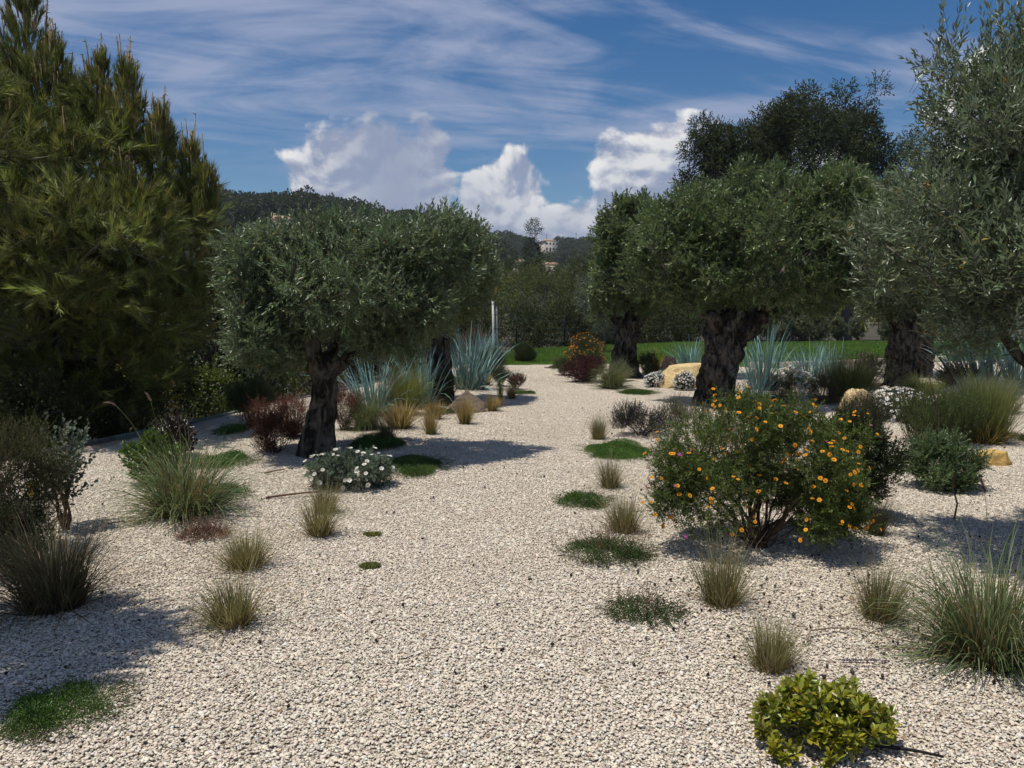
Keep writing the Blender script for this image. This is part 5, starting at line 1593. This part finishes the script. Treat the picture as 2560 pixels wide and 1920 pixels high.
pine('tall pine behind the bushy young pine, mostly beyond the left picture edge', -9.6, 13.0, -1.0, [(0, 0, -0.3), (0, 0, 3), (0, 0, 7.2)],
     [], [(0, 0, 4.6, 2.0, 2.0, 2.4), (0.8, -0.6, 3.0, 1.5, 1.5, 1.4), (0, 0, 6.2, 1.0, 1.0, 0.9)], 3200, 50, 0.12, 0.007, 0.3, (0.07, 0.075, 0.025), 70, 0.4, 0, tr=0.16)
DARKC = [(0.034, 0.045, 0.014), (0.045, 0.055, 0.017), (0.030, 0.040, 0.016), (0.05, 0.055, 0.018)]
for i, (x, y, h, w, lb) in enumerate([(-5.6, 18.5, 4.3, 3.2, 'dark leafy tree of the wood, behind the leaning olive'), (-8.2, 16.2, 4.2, 3.6, 'dark leafy tree deep in the shade under the pine'), (-4.4, 23.5, 4.6, 3.4, 'dark leafy tree of the wood, farther back behind the leaning olive'),
                                      (-10.5, 19.5, 5.0, 4.0, 'dark leafy tree far back in the wood behind the pine'), (-7.4, 22.5, 4.6, 3.8, 'dark leafy tree in the wood between the pine and the leaning olive'), (-2.9, 29.0, 5.0, 3.6, 'dark leafy tree at the far end of the left wood'),
                                      (-6.5, 29.5, 5.2, 4.4, 'wide dark leafy tree in the far left wood'), (-11.5, 26.5, 5.6, 5.0, 'broad dark tree at the back of the left wood'),
                                      (-7.0, 13.6, 3.0, 2.8, 'low dark tree filling the shade right behind the young pine'), (-9.0, 11.2, 3.4, 3.0, 'low dark tree at the left edge beside the young pine'), (-5.7, 15.4, 2.9, 2.4, 'low dark tree between the young pine and the leaning olive'), (-8.4, 8.6, 3.0, 2.8, 'low dark tree before the young pine at the far left edge'),
                                      (-3.6, 19.6, 3.2, 2.4, 'low dark tree right behind the leaning olive crown'), (-9.6, 15.0, 4.0, 3.6, 'dark leafy tree behind the two low ones under the pine')]):
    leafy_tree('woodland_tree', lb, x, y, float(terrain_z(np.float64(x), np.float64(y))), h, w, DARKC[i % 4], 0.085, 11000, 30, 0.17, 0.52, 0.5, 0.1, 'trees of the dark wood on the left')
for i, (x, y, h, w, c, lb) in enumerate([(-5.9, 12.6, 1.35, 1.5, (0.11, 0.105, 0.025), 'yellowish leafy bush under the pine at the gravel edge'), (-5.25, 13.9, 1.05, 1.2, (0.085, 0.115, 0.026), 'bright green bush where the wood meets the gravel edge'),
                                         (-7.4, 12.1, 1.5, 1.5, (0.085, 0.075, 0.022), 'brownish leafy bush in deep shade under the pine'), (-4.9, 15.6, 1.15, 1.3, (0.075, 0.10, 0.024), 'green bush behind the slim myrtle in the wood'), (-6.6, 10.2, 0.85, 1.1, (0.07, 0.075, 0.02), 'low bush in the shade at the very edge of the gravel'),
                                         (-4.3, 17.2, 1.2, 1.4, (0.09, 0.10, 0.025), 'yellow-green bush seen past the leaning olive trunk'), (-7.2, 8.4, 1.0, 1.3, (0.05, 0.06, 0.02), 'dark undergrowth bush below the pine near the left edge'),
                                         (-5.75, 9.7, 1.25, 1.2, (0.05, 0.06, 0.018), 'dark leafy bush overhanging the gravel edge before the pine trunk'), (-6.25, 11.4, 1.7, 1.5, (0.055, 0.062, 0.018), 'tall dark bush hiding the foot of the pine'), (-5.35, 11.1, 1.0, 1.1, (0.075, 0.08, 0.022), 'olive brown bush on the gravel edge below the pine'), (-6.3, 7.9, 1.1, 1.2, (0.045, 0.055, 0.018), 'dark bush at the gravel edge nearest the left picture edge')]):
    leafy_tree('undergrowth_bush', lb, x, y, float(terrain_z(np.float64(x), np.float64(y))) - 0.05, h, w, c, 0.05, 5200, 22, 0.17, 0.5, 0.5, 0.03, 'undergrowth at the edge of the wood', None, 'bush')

# plants at the left edge
shrub('feijoa_plant', 'young grey leaved plant on a brown stem at the left edge', -3.24, 5.72, 0.42, 0.80, (0.12, 0.145, 0.105), (0.042, 0.026), 105, 9, 0.17, 0.8, lumps=12, lr=0.2, zc=0.62, zr=0.42, broad=True, mat=M_DULL, upb=1.2, stem_n=9, sr=0.012, scol=(0.14, 0.085, 0.05), base_r=0.015)
shrub('juniper_shrub', 'dark green feathery juniper crowding the left picture edge', -3.22, 5.05, 0.85, 0.95, (0.045, 0.06, 0.016), (0.02, 0.005), 2600, 14, 0.14, 0.6, zc=0.5, zr=0.5, lumps=24, mat=M_DULL, upb=0.5, stem_n=14)
shrub('twiggy_bush', 'small dark twiggy leafy bush below the young grey plant', -3.02, 4.75, 0.5, 0.42, (0.04, 0.05, 0.022), (0.028, 0.009), 500, 9, 0.11, 0.7, upb=0.9)
t = thing('plant_tag', 'curled yellow plant tag hanging on the young grey plant', 'tag', (-3.33, 5.5, 0.42))
a = Acc()
s_, r_ = np.meshgrid(np.linspace(-1, 1, 9), np.linspace(0, 1, 5))
X_ = s_ * 0.038; Z_ = -r_ * 0.105; Y_ = -0.018 * np.cos(s_ * 1.4) - 0.012 * r_ ** 2
for off, fl in ((0.0, 1), (0.0015, -1)):
    V = np.stack([X_, Y_ + off, Z_], -1).reshape(-1, 3); i = (np.arange(4)[:, None] * 9 + np.arange(8)[None]).ravel()
    Fq = np.concatenate([np.stack([i, i + 1, i + 10], 1), np.stack([i, i + 10, i + 9], 1)])
    a.add(V, Fq[:, ::fl], (0.62, 0.45, 0.09))
a.build('tag_sheet', tint_mat('tag_plastic', 0.4, 0.4, 0, 10, 0.15), t, True)
a = Acc(); tube(a, bend((0, 0, 0), (0.09, 0.05, 0.07), 0.1, 5, 0.02), 0.0018, 4, (0.5, 0.5, 0.48)); a.build('tie', M_WOOD, t)

# ------------------------------------------------------------------ trees beyond the lawn
MID = [(-1.6, 43, 4.2, 4.2, (0.086, 0.115, 0.034), 'olive green bushy tree left of centre beyond the lawn, behind the sapling'), (1.6, 46, 4.5, 4.6, (0.098, 0.119, 0.039), 'pale olive green tree in the centre gap beyond the lawn'),
       (4.2, 44, 4.6, 3.6, (0.063, 0.070, 0.021), 'dark brownish green tree in the centre gap, beside the pale one'), (7.2, 46.5, 5.2, 4.6, (0.063, 0.098, 0.028), 'green tree beyond the lawn behind the far small olive'),
       (10.6, 47, 5.6, 5.0, (0.053, 0.078, 0.023), 'dark green tree beyond the lawn behind the largest olive'), (-5.2, 46, 5.0, 4.6, (0.057, 0.084, 0.025), 'dark tree beyond the lawn at the left end'),
       (0.0, 60, 5.4, 5.2, (0.069, 0.087, 0.034), 'taller brownish tree further back in the centre gap'), (4.9, 62, 6.2, 5.0, (0.063, 0.081, 0.032), 'taller greyish tree further back, right of the pointed conifer'),
       (8.6, 64, 8.0, 6.0, (0.057, 0.077, 0.029), 'tall dark tree further back behind the far small olive'), (-4.5, 62, 7.6, 6.0, (0.052, 0.077, 0.023), 'tall dark tree further back on the left'),
       (-10, 52, 6.5, 6.0, (0.048, 0.073, 0.023), 'broad dark tree beyond the left wood'), (-17, 48, 7.2, 7.0, (0.048, 0.073, 0.023), 'broad dark tree far beyond the pine'),
       (14, 66, 8.5, 6.5, (0.052, 0.073, 0.025), 'dark tree behind the hedge to the right of the largest olive'), (21, 62, 9, 7, (0.052, 0.073, 0.025), 'dark tree behind the hedge near the palm'), (28, 56, 9, 8, (0.046, 0.070, 0.023), 'broad dark tree at the far right beyond the lawn'), (24, 47, 7.5, 6, (0.046, 0.070, 0.023), 'dark tree on the far right behind the near olive')]
for (x, y, h, w, c, lb) in MID:
    leafy_tree('background_tree', lb, x, y, float(terrain_z(np.float64(x), np.float64(y))), h, w, c, 0.12, 12000, 34, 0.16, 0.50, 0.55, 0.14, 'trees beyond the lawn', M_DULL, aspect=0.42)
HB = ['first', 'second', 'third', 'fourth', 'fifth', 'sixth', 'seventh', 'eighth', 'ninth', 'tenth', 'eleventh', 'twelfth', 'thirteenth', 'fourteenth']
for k in range(14):
    x = -6.5 + k * 1.75 + U(-.3, .3); y = (34.0 + 0.35 * x if x < 9 else 40.5) + U(1.5, 2.6) + (1.0 if x > 2 else 0)
    leafy_tree('thicket_bush', '%s of the dark thicket bushes closing the back of the lawn, counted from the left' % HB[k], x, y, -0.3, U(1.9, 2.8), 2.5, DARKC[k % 4], 0.10, 5200, 22, 0.16, 0.46, 0.56, 0.05, 'thicket bushes behind the lawn', M_DULL, 'bush')
x, y = 1.9, 74
leafy_tree('pointed_conifer', 'tall pointed conifer rising above the trees in the centre gap', x, y, -0.4, 10.0, 3.6, (0.035, 0.045, 0.022), 0.20, 16000, 10, 0.12, 0.5, 0.5, 0.14, None, M_DULL, core=[(0, 0, 2.5, 1.7, 1.7, 2.4), (0, 0, 4.6, 1.2, 1.2, 2.2), (0, 0, 6.6, 0.7, 0.7, 1.9), (0, 0, 8.4, 0.28, 0.28, 1.5)], aspect=0.3)
leafy_tree('silver_tree', 'soft grey-green tree peeping out left of the far small olive', 3.3, 29.5, 0.1, 3.0, 2.0, (0.105, 0.12, 0.08), 0.09, 8000, 26, 0.16, 0.6, 0.45, 0.06, None, M_OLIVE, aspect=0.25)
PB = (0.052, 0.066, 0.028)
def lobes(profile, n, zlow, r=(0.45, 0.85)):
    """Small upright lumps under an uneven skyline given as (x, top) pairs."""
    px_, pz_ = zip(*profile)
    out = []
    for _ in range(n):
        x_ = float(U(px_[0], px_[-1])); top = float(np.interp(x_, px_, pz_)); rr = float(U(*r))
        z_ = top - rr * 1.2 - (top - zlow) * float(U(0, 1)) ** 1.6
        out.append((x_, float(R.normal(0, 0.8)), z_, rr, rr, rr * float(U(0.9, 1.5))))
    return out


for (x, y, h, core, lb, n) in [
    (15.6, 46, 13.6, lobes([(-2.9, 10.8), (-2.4, 12.6), (-1.6, 13.2), (-1.3, 14.0), (-0.2, 14.4), (0.6, 13.7), (0.9, 12.9), (1.4, 13.6), (2.2, 13.0), (3.2, 12.5), (4.4, 11.6)], 80, 7.0), 'big dark round headed pine rising behind the largest olive', 22000),
    (11.3, 45, 12.0, lobes([(-1.1, 10.4), (-0.7, 10.2), (-0.4, 12.4), (0.1, 12.2), (0.4, 11.2), (1.1, 11.9), (1.7, 10.6)], 30, 7.0, (0.3, 0.6)), 'smaller dark pine on the left flank of the big dark pine', 8000),
    (19.7, 47, 14.6, lobes([(-1.6, 12.0), (-0.9, 13.4), (-0.4, 15.2), (0.3, 15.0), (0.8, 14.2), (1.6, 12.8), (2.6, 11.6)], 40, 8.0, (0.35, 0.7)), 'slender dark tree topping the pines beside the near olive', 10000),
    (26.0, 48, 13.5, lobes([(-3, 11), (-1, 12.6), (1, 13), (3, 11.5)], 30, 7.0, (0.8, 1.3)), 'dark pine on the far right hidden by the near olive', 7000)]:
    leafy_tree('dark_pine', lb, x, y, -0.3, h, 6.4, PB, 0.25, int(n * 2.4), 0, 0.075, 0.7, 0.3, 0.24, 'tall dark pines behind the lawn', M_DULL, core=core, aspect=0.28, m=6, prune_at=0.35, trunk_col=(0.13, 0.115, 0.10))
ORD = ['first', 'second', 'third', 'fourth', 'fifth', 'sixth', 'seventh', 'eighth', 'ninth', 'tenth', 'eleventh']
for k in range(11):
    x = 10.4 + k * 1.2 + U(-.3, .3); y = 41.0 + U(0, 4)
    a = Acc(); tube(a, bend((0, 0, -0.4), (U(-.4, .4), U(-.4, .4), U(6.5, 8.5)), 0.02, 6, 0.008), np.linspace(0.19, 0.09, 6) * U(0.6, 1.1), 8, (0.5, 0.5, 0.5))
    o = a.build('bare_pine_trunk', M_PINEBARK, None, True); o.location = (x, y, -0.2)
    b_ = Acc(); Pq = np.stack([R.normal(0, .8, 900), R.normal(0, .8, 900), 6.8 + R.normal(0, .8, 900)], 1); leaves(b_, Pq, rand_dirs(900), 0.22, 0.06, vary(PB, 900, .25))
    tr_ = thing('woodland_pine', '%s of the slim grey trunked pines behind the lawn, counted from the left' % ORD[k], 'tree', (x, y, -0.2), 'slim pines behind the hedge')
    o.location = (0, 0, 0); o.name = 'trunk'; o.parent = tr_
    b_.build('crown', M_DULL, tr_, False, True)
for k, (x, h, w) in enumerate([(12.2, 1.05, 0.9), (12.95, 1.2, 0.95), (13.75, 1.15, 0.95), (14.5, 1.3, 0.95), (15.3, 1.1, 0.85), (16.3, 1.25, 0.95), (17.6, 1.0, 0.8)]):
    shrub('hedge_shrub', '%s of the rounded variegated shrubs at the back of the lawn, counted from the left' % ORD[k], x, 38.0 + U(-.2, .2), w, h, (0.10, 0.125, 0.07), (0.075, 0.035), 560, 8, 0.16, 0.8, lumps=16, zc=0.5, zr=0.55, group='hedge shrubs at the back of the lawn', mat=M_LEAF, stem_n=6, sr=0.015, col2=(0.17, 0.18, 0.10), f2=0.3, z0=0.2)

# palm
t = thing('palm_tree', 'feather palm half hidden behind the olives on the right', 'palm', (9.84, 19.3, -0.05))
a = Acc(); tube(a, [(0, 0, -0.2), (0.0, 0, 0.8), (0.02, 0, 1.6), (0.0, 0, 2.7)], [0.27, 0.25, 0.22, 0.20], 16, (0.5, 0.5, 0.5)); a.build('trunk', M_PINEBARK, t, True)
a = Acc()
for k in range(150):
    zz = k / 150 * 2.5 + 0.05; an = k * 2.4
    d = np.array([math.cos(an), math.sin(an), 0.9]); p0 = np.array([math.cos(an) * 0.20, math.sin(an) * 0.20, zz])
    leaves(a, p0[None], d[None], 0.14, 0.12, vary((0.24, 0.12, 0.05), 1, .25), 0.1, 0.0, 0.2)
a.build('leaf_bases', M_DULL, t, False, True)
for k in range(30):
    an = k * 2.39996; up = 1.25 - 1.75 * (k / 30)
    Lf = U(2.0, 2.5); n = 26
    s_ = np.linspace(0, 1, n)
    d0 = np.array([math.cos(an), math.sin(an)])
    ang = up - s_ * (0.9 + 0.5 * (1 - k / 30)); r_ = np.cumsum(np.cos(ang)) * Lf / n; z_ = np.cumsum(np.sin(ang)) * Lf / n
    path = np.stack([d0[0] * r_, d0[1] * r_, 2.75 + z_], 1)
    a = Acc(); tube(a, path, np.linspace(0.022, 0.004, n), 5, (0.16, 0.15, 0.05))
    T_ = nrm(np.gradient(path, axis=0)); side = np.array([-d0[1], d0[0], 0])
    for sg in (-1, 1):
        q = np.repeat(path[4:], 2, 0) + R.normal(0, .01, ((n - 4) * 2, 3)); tt_ = np.repeat(T_[4:], 2, 0)
        leaves(a, q, side * sg + tt_ * 0.75 + np.array([0, 0, -0.15]) + R.normal(0, .1, q.shape), 0.42 * (1 - 0.6 * np.repeat(s_[4:], 2)) + 0.05, 0.026, vary((0.12, 0.125, 0.035), len(q), .2), 0.3, 0.12, 1.5)
    a.build('frond', M_LEAF, t)

# sapling with white wrapped trunk and stakes
t = thing('young_tree', 'thin young tree with white wrapped trunk and stake near the lawn', 'tree', (-0.60, 26.2, -0.05))
a = Acc(); tube(a, [(0, 0, -0.2), (0.0, 0, 0.9), (-0.02, 0, 1.95)], [0.045, 0.042, 0.038], 10, (0.56, 0.55, 0.52)); a.build('trunk_wrap', M_KERB, t, True)
a = Acc(); tube(a, [(0.14, 0.05, -0.2), (0.10, 0.04, 1.0), (0.09, 0.03, 1.78)], [0.034, 0.033, 0.033], 8, (0.46, 0.44, 0.40)); a.build('stake', M_KERB, t, True)
for zt in (0.55, 1.05, 1.5):
    a = Acc(); tube(a, [(-0.05, 0.0, zt), (0.05, -0.045, zt), (0.14, 0.03, zt)], 0.012, 5, (0.03, 0.03, 0.03)); a.build('tie', M_WOOD, t)
a = Acc()
tips = []
for k in range(16):
    q = np.array([R.normal(0, .28), R.normal(0, .28), U(1.95, 3.1)])
    tube(a, bend((-0.02, 0, 1.8 + U(0, .25)), q, 0.1, 5, 0.02), np.linspace(0.012, 0.003, 5), 5, (0.14, 0.11, 0.07)); tips.append(q)
a.build('branches', M_WOOD, t, True, True)
a = Acc(); tips = np.array(tips); q = np.repeat(tips, 9, 0) + R.normal(0, .11, (len(tips) * 9, 3))
sprigs(a, q, rand_dirs(len(q)) + [0, 0, .4], 0.08, 4, 0.055, 0.03, (0.16, 0.15, 0.03), 0.9)
a.build('crown', M_LEAF, t, False, True)

# wire fence at the far left of the lawn
t = thing('wire_fence', 'low dark green wire fence with posts behind the sapling', 'fence', (0, 0, 0))
fp = [(-7.0, 32.5), (-4.6, 33.2), (-2.2, 34.0), (0.2, 35.2), (2.4, 36.9), (4.6, 39.0)]
for x, y in fp:
    a = Acc(); tube(a, [(x, y, -0.4), (x, y, 0.5), (x, y, 1.35)], 0.035, 6, (0.015, 0.022, 0.018)); a.build('post', M_WOOD, t)
for zt in (0.15, 0.45, 0.75, 1.05, 1.3):
    a = Acc(); tube(a, [(x, y, zt) for x, y in fp], 0.008, 4, (0.015, 0.04, 0.035)); a.build('wire', M_WOOD, t)

# ------------------------------------------------------------------ small things lying on the gravel
def stick(name, label, pts, r, col, cat='stick'):
    a = Acc(); p = np.asarray(pts, float)
    c = p.mean(0); z = float(ground(np.float64(c[0]), np.float64(c[1])))
    tube(a, p - [c[0], c[1], 0], np.linspace(r, r * 0.6, len(p)), 7, col)
    o = a.build(name, M_WOOD, None, True); o.location = (c[0], c[1], z)
    return tag(o, label, cat)


stick('fallen_twig', 'long bent bare twig on the gravel before the right fountain grass', [(1.43, 3.76, 0.015), (1.48, 3.86, 0.03), (1.60, 3.90, 0.028), (1.72, 3.90, 0.026), (1.83, 3.80, 0.022), (1.96, 3.74, 0.015)], 0.0045, (0.20, 0.15, 0.11))
stick('fallen_stick', 'straight brown stick on the gravel left of the tan tuft', [(-2.10, 6.74, 0.02), (-1.95, 6.80, 0.028), (-1.80, 6.88, 0.03), (-1.68, 6.93, 0.03)], 0.010, (0.13, 0.075, 0.055))
stick('fallen_stick', 'short brown stick lying below the left green mat', [(-2.42, 7.75, 0.02), (-2.33, 7.86, 0.025), (-2.27, 7.92, 0.025)], 0.008, (0.16, 0.11, 0.08))
stick('irrigation_pipe', 'short black irrigation pipe end beside the yellow-green shrub', [(1.30, 2.86, 0.012), (1.40, 2.83, 0.018), (1.48, 2.80, 0.02), (1.56, 2.77, 0.015)], 0.008, (0.02, 0.02, 0.022), 'pipe')
a = Acc()
q = np.stack([np.linspace(-0.10, 0.10, 130), R.normal(0, .004, 130) + 0.012 * np.sin(np.linspace(0, 3, 130)), np.full(130, 0.03)], 1)
sticks(a, q, rand_dirs(130) + [0.6, 0, 0.2], 0.012, 0.0016, (0.12, 0.095, 0.13))
sticks(a, np.array([[-0.10, 0, 0.024]]), np.array([[1.0, 0, 0]]), 0.2, 0.0025, (0.14, 0.11, 0.11))
o = a.build('fallen_plume', M_DULL, None); o.location = at_ground(1.60, 3.52)
tag(o, 'fallen purplish grass plume lying behind the yellow-green shrub', 'plume')


def plumes(label, x, y, specs, col):
    """Tall flowering stalks of fountain grass, standing out of their clump."""
    t = thing('fountain_grass_plume', label, 'plume', at_ground(x, y))
    for (dx, dy, h, ln) in specs:
        p = np.array([(0, 0, 0), (dx * .3, dy * .3, h * .5), (dx * .7, dy * .7, h * .85), (dx, dy, h)])
        tt_ = np.linspace(0, 1, 12); pp = np.stack([np.interp(tt_, [0, .4, .75, 1], p[:, i]) for i in range(3)], 1)
        a = Acc(); tube(a, pp, np.linspace(0.003, 0.0014, 12), 4, (0.16, 0.17, 0.07))
        d = nrm(pp[-1] - pp[-3] + np.array([dx, dy, 0]) * 0.15)
        st = a.build('stalk', M_BLADE, t)
        b = Acc(); k = 150; s_ = U(0, 1, k)[:, None]
        q = pp[-1] + d * s_ * ln + np.array([0, 0, -1.0]) * (s_ * ln) ** 2 * 2.5
        sticks(b, q, rand_dirs(k) * 0.8 + d, 0.018 * (1.1 - s_[:, 0] * 0.6), 0.0011, col)
        b.build('seed_head', M_DULL, st, False, True)
    return t


plumes('tall nodding pinkish plumes rising behind the left fountain grass', -2.75, 6.3, [(-0.42, 0.1, 0.82, 0.14), (-0.12, 0.05, 0.86, 0.12), (0.10, 0.0, 0.62, 0.10), (0.16, 0.1, 0.58, 0.10)], (0.20, 0.14, 0.11))
plumes('single upright reddish plume above the right fountain grass', 2.62, 4.3, [(-0.05, 0.0, 0.62, 0.10), (0.14, -0.1, 0.58, 0.08)], (0.15, 0.08, 0.08))
stick('bare_twig', 'bare thin twig standing in front of the pale green shrub', [(3.42, 6.1, -0.02), (3.44, 6.1, 0.12), (3.40, 6.1, 0.25), (3.42, 6.1, 0.45)], 0.008, (0.10, 0.07, 0.05), 'twig')
stick('bare_twig', 'leaning dark bare stem sticking up from the right rosemary', [(4.95, 9.2, 0.0), (4.92, 9.2, 0.4), (4.84, 9.2, 0.68), (4.78, 9.2, 0.86)], 0.010, (0.07, 0.05, 0.04), 'twig')

# ------------------------------------------------------------------ the air
def haze_box():
    m = bpy.data.materials.new('haze_air')
    m.use_nodes = True
    N = NT(m.node_tree)
    out = N.n('ShaderNodeOutputMaterial')
    pv = N.n('ShaderNodeVolumePrincipled')
    pv.inputs['Color'].default_value = (0.80, 0.88, 1.0, 1)
    pv.inputs['Density'].default_value = 0.00022
    pv.inputs['Anisotropy'].default_value = 0.2
    N.link(pv.outputs[0], out.inputs['Volume'])
    a = Acc()
    x0, x1, y0, y1, z0, z1 = -2650, 2650, -450, 3450, -4, 75
    V = [(x, y, z) for z in (z0, z1) for y in (y0, y1) for x in (x0, x1)]
    a.add(V, [(0, 2, 3), (0, 3, 1), (4, 5, 7), (4, 7, 6), (0, 1, 5), (0, 5, 4), (2, 6, 7), (2, 7, 3), (0, 4, 6), (0, 6, 2), (1, 3, 7), (1, 7, 5)], (0.5, 0.5, 0.5))
    o = a.build('haze', m, None, False, True)


haze_box()
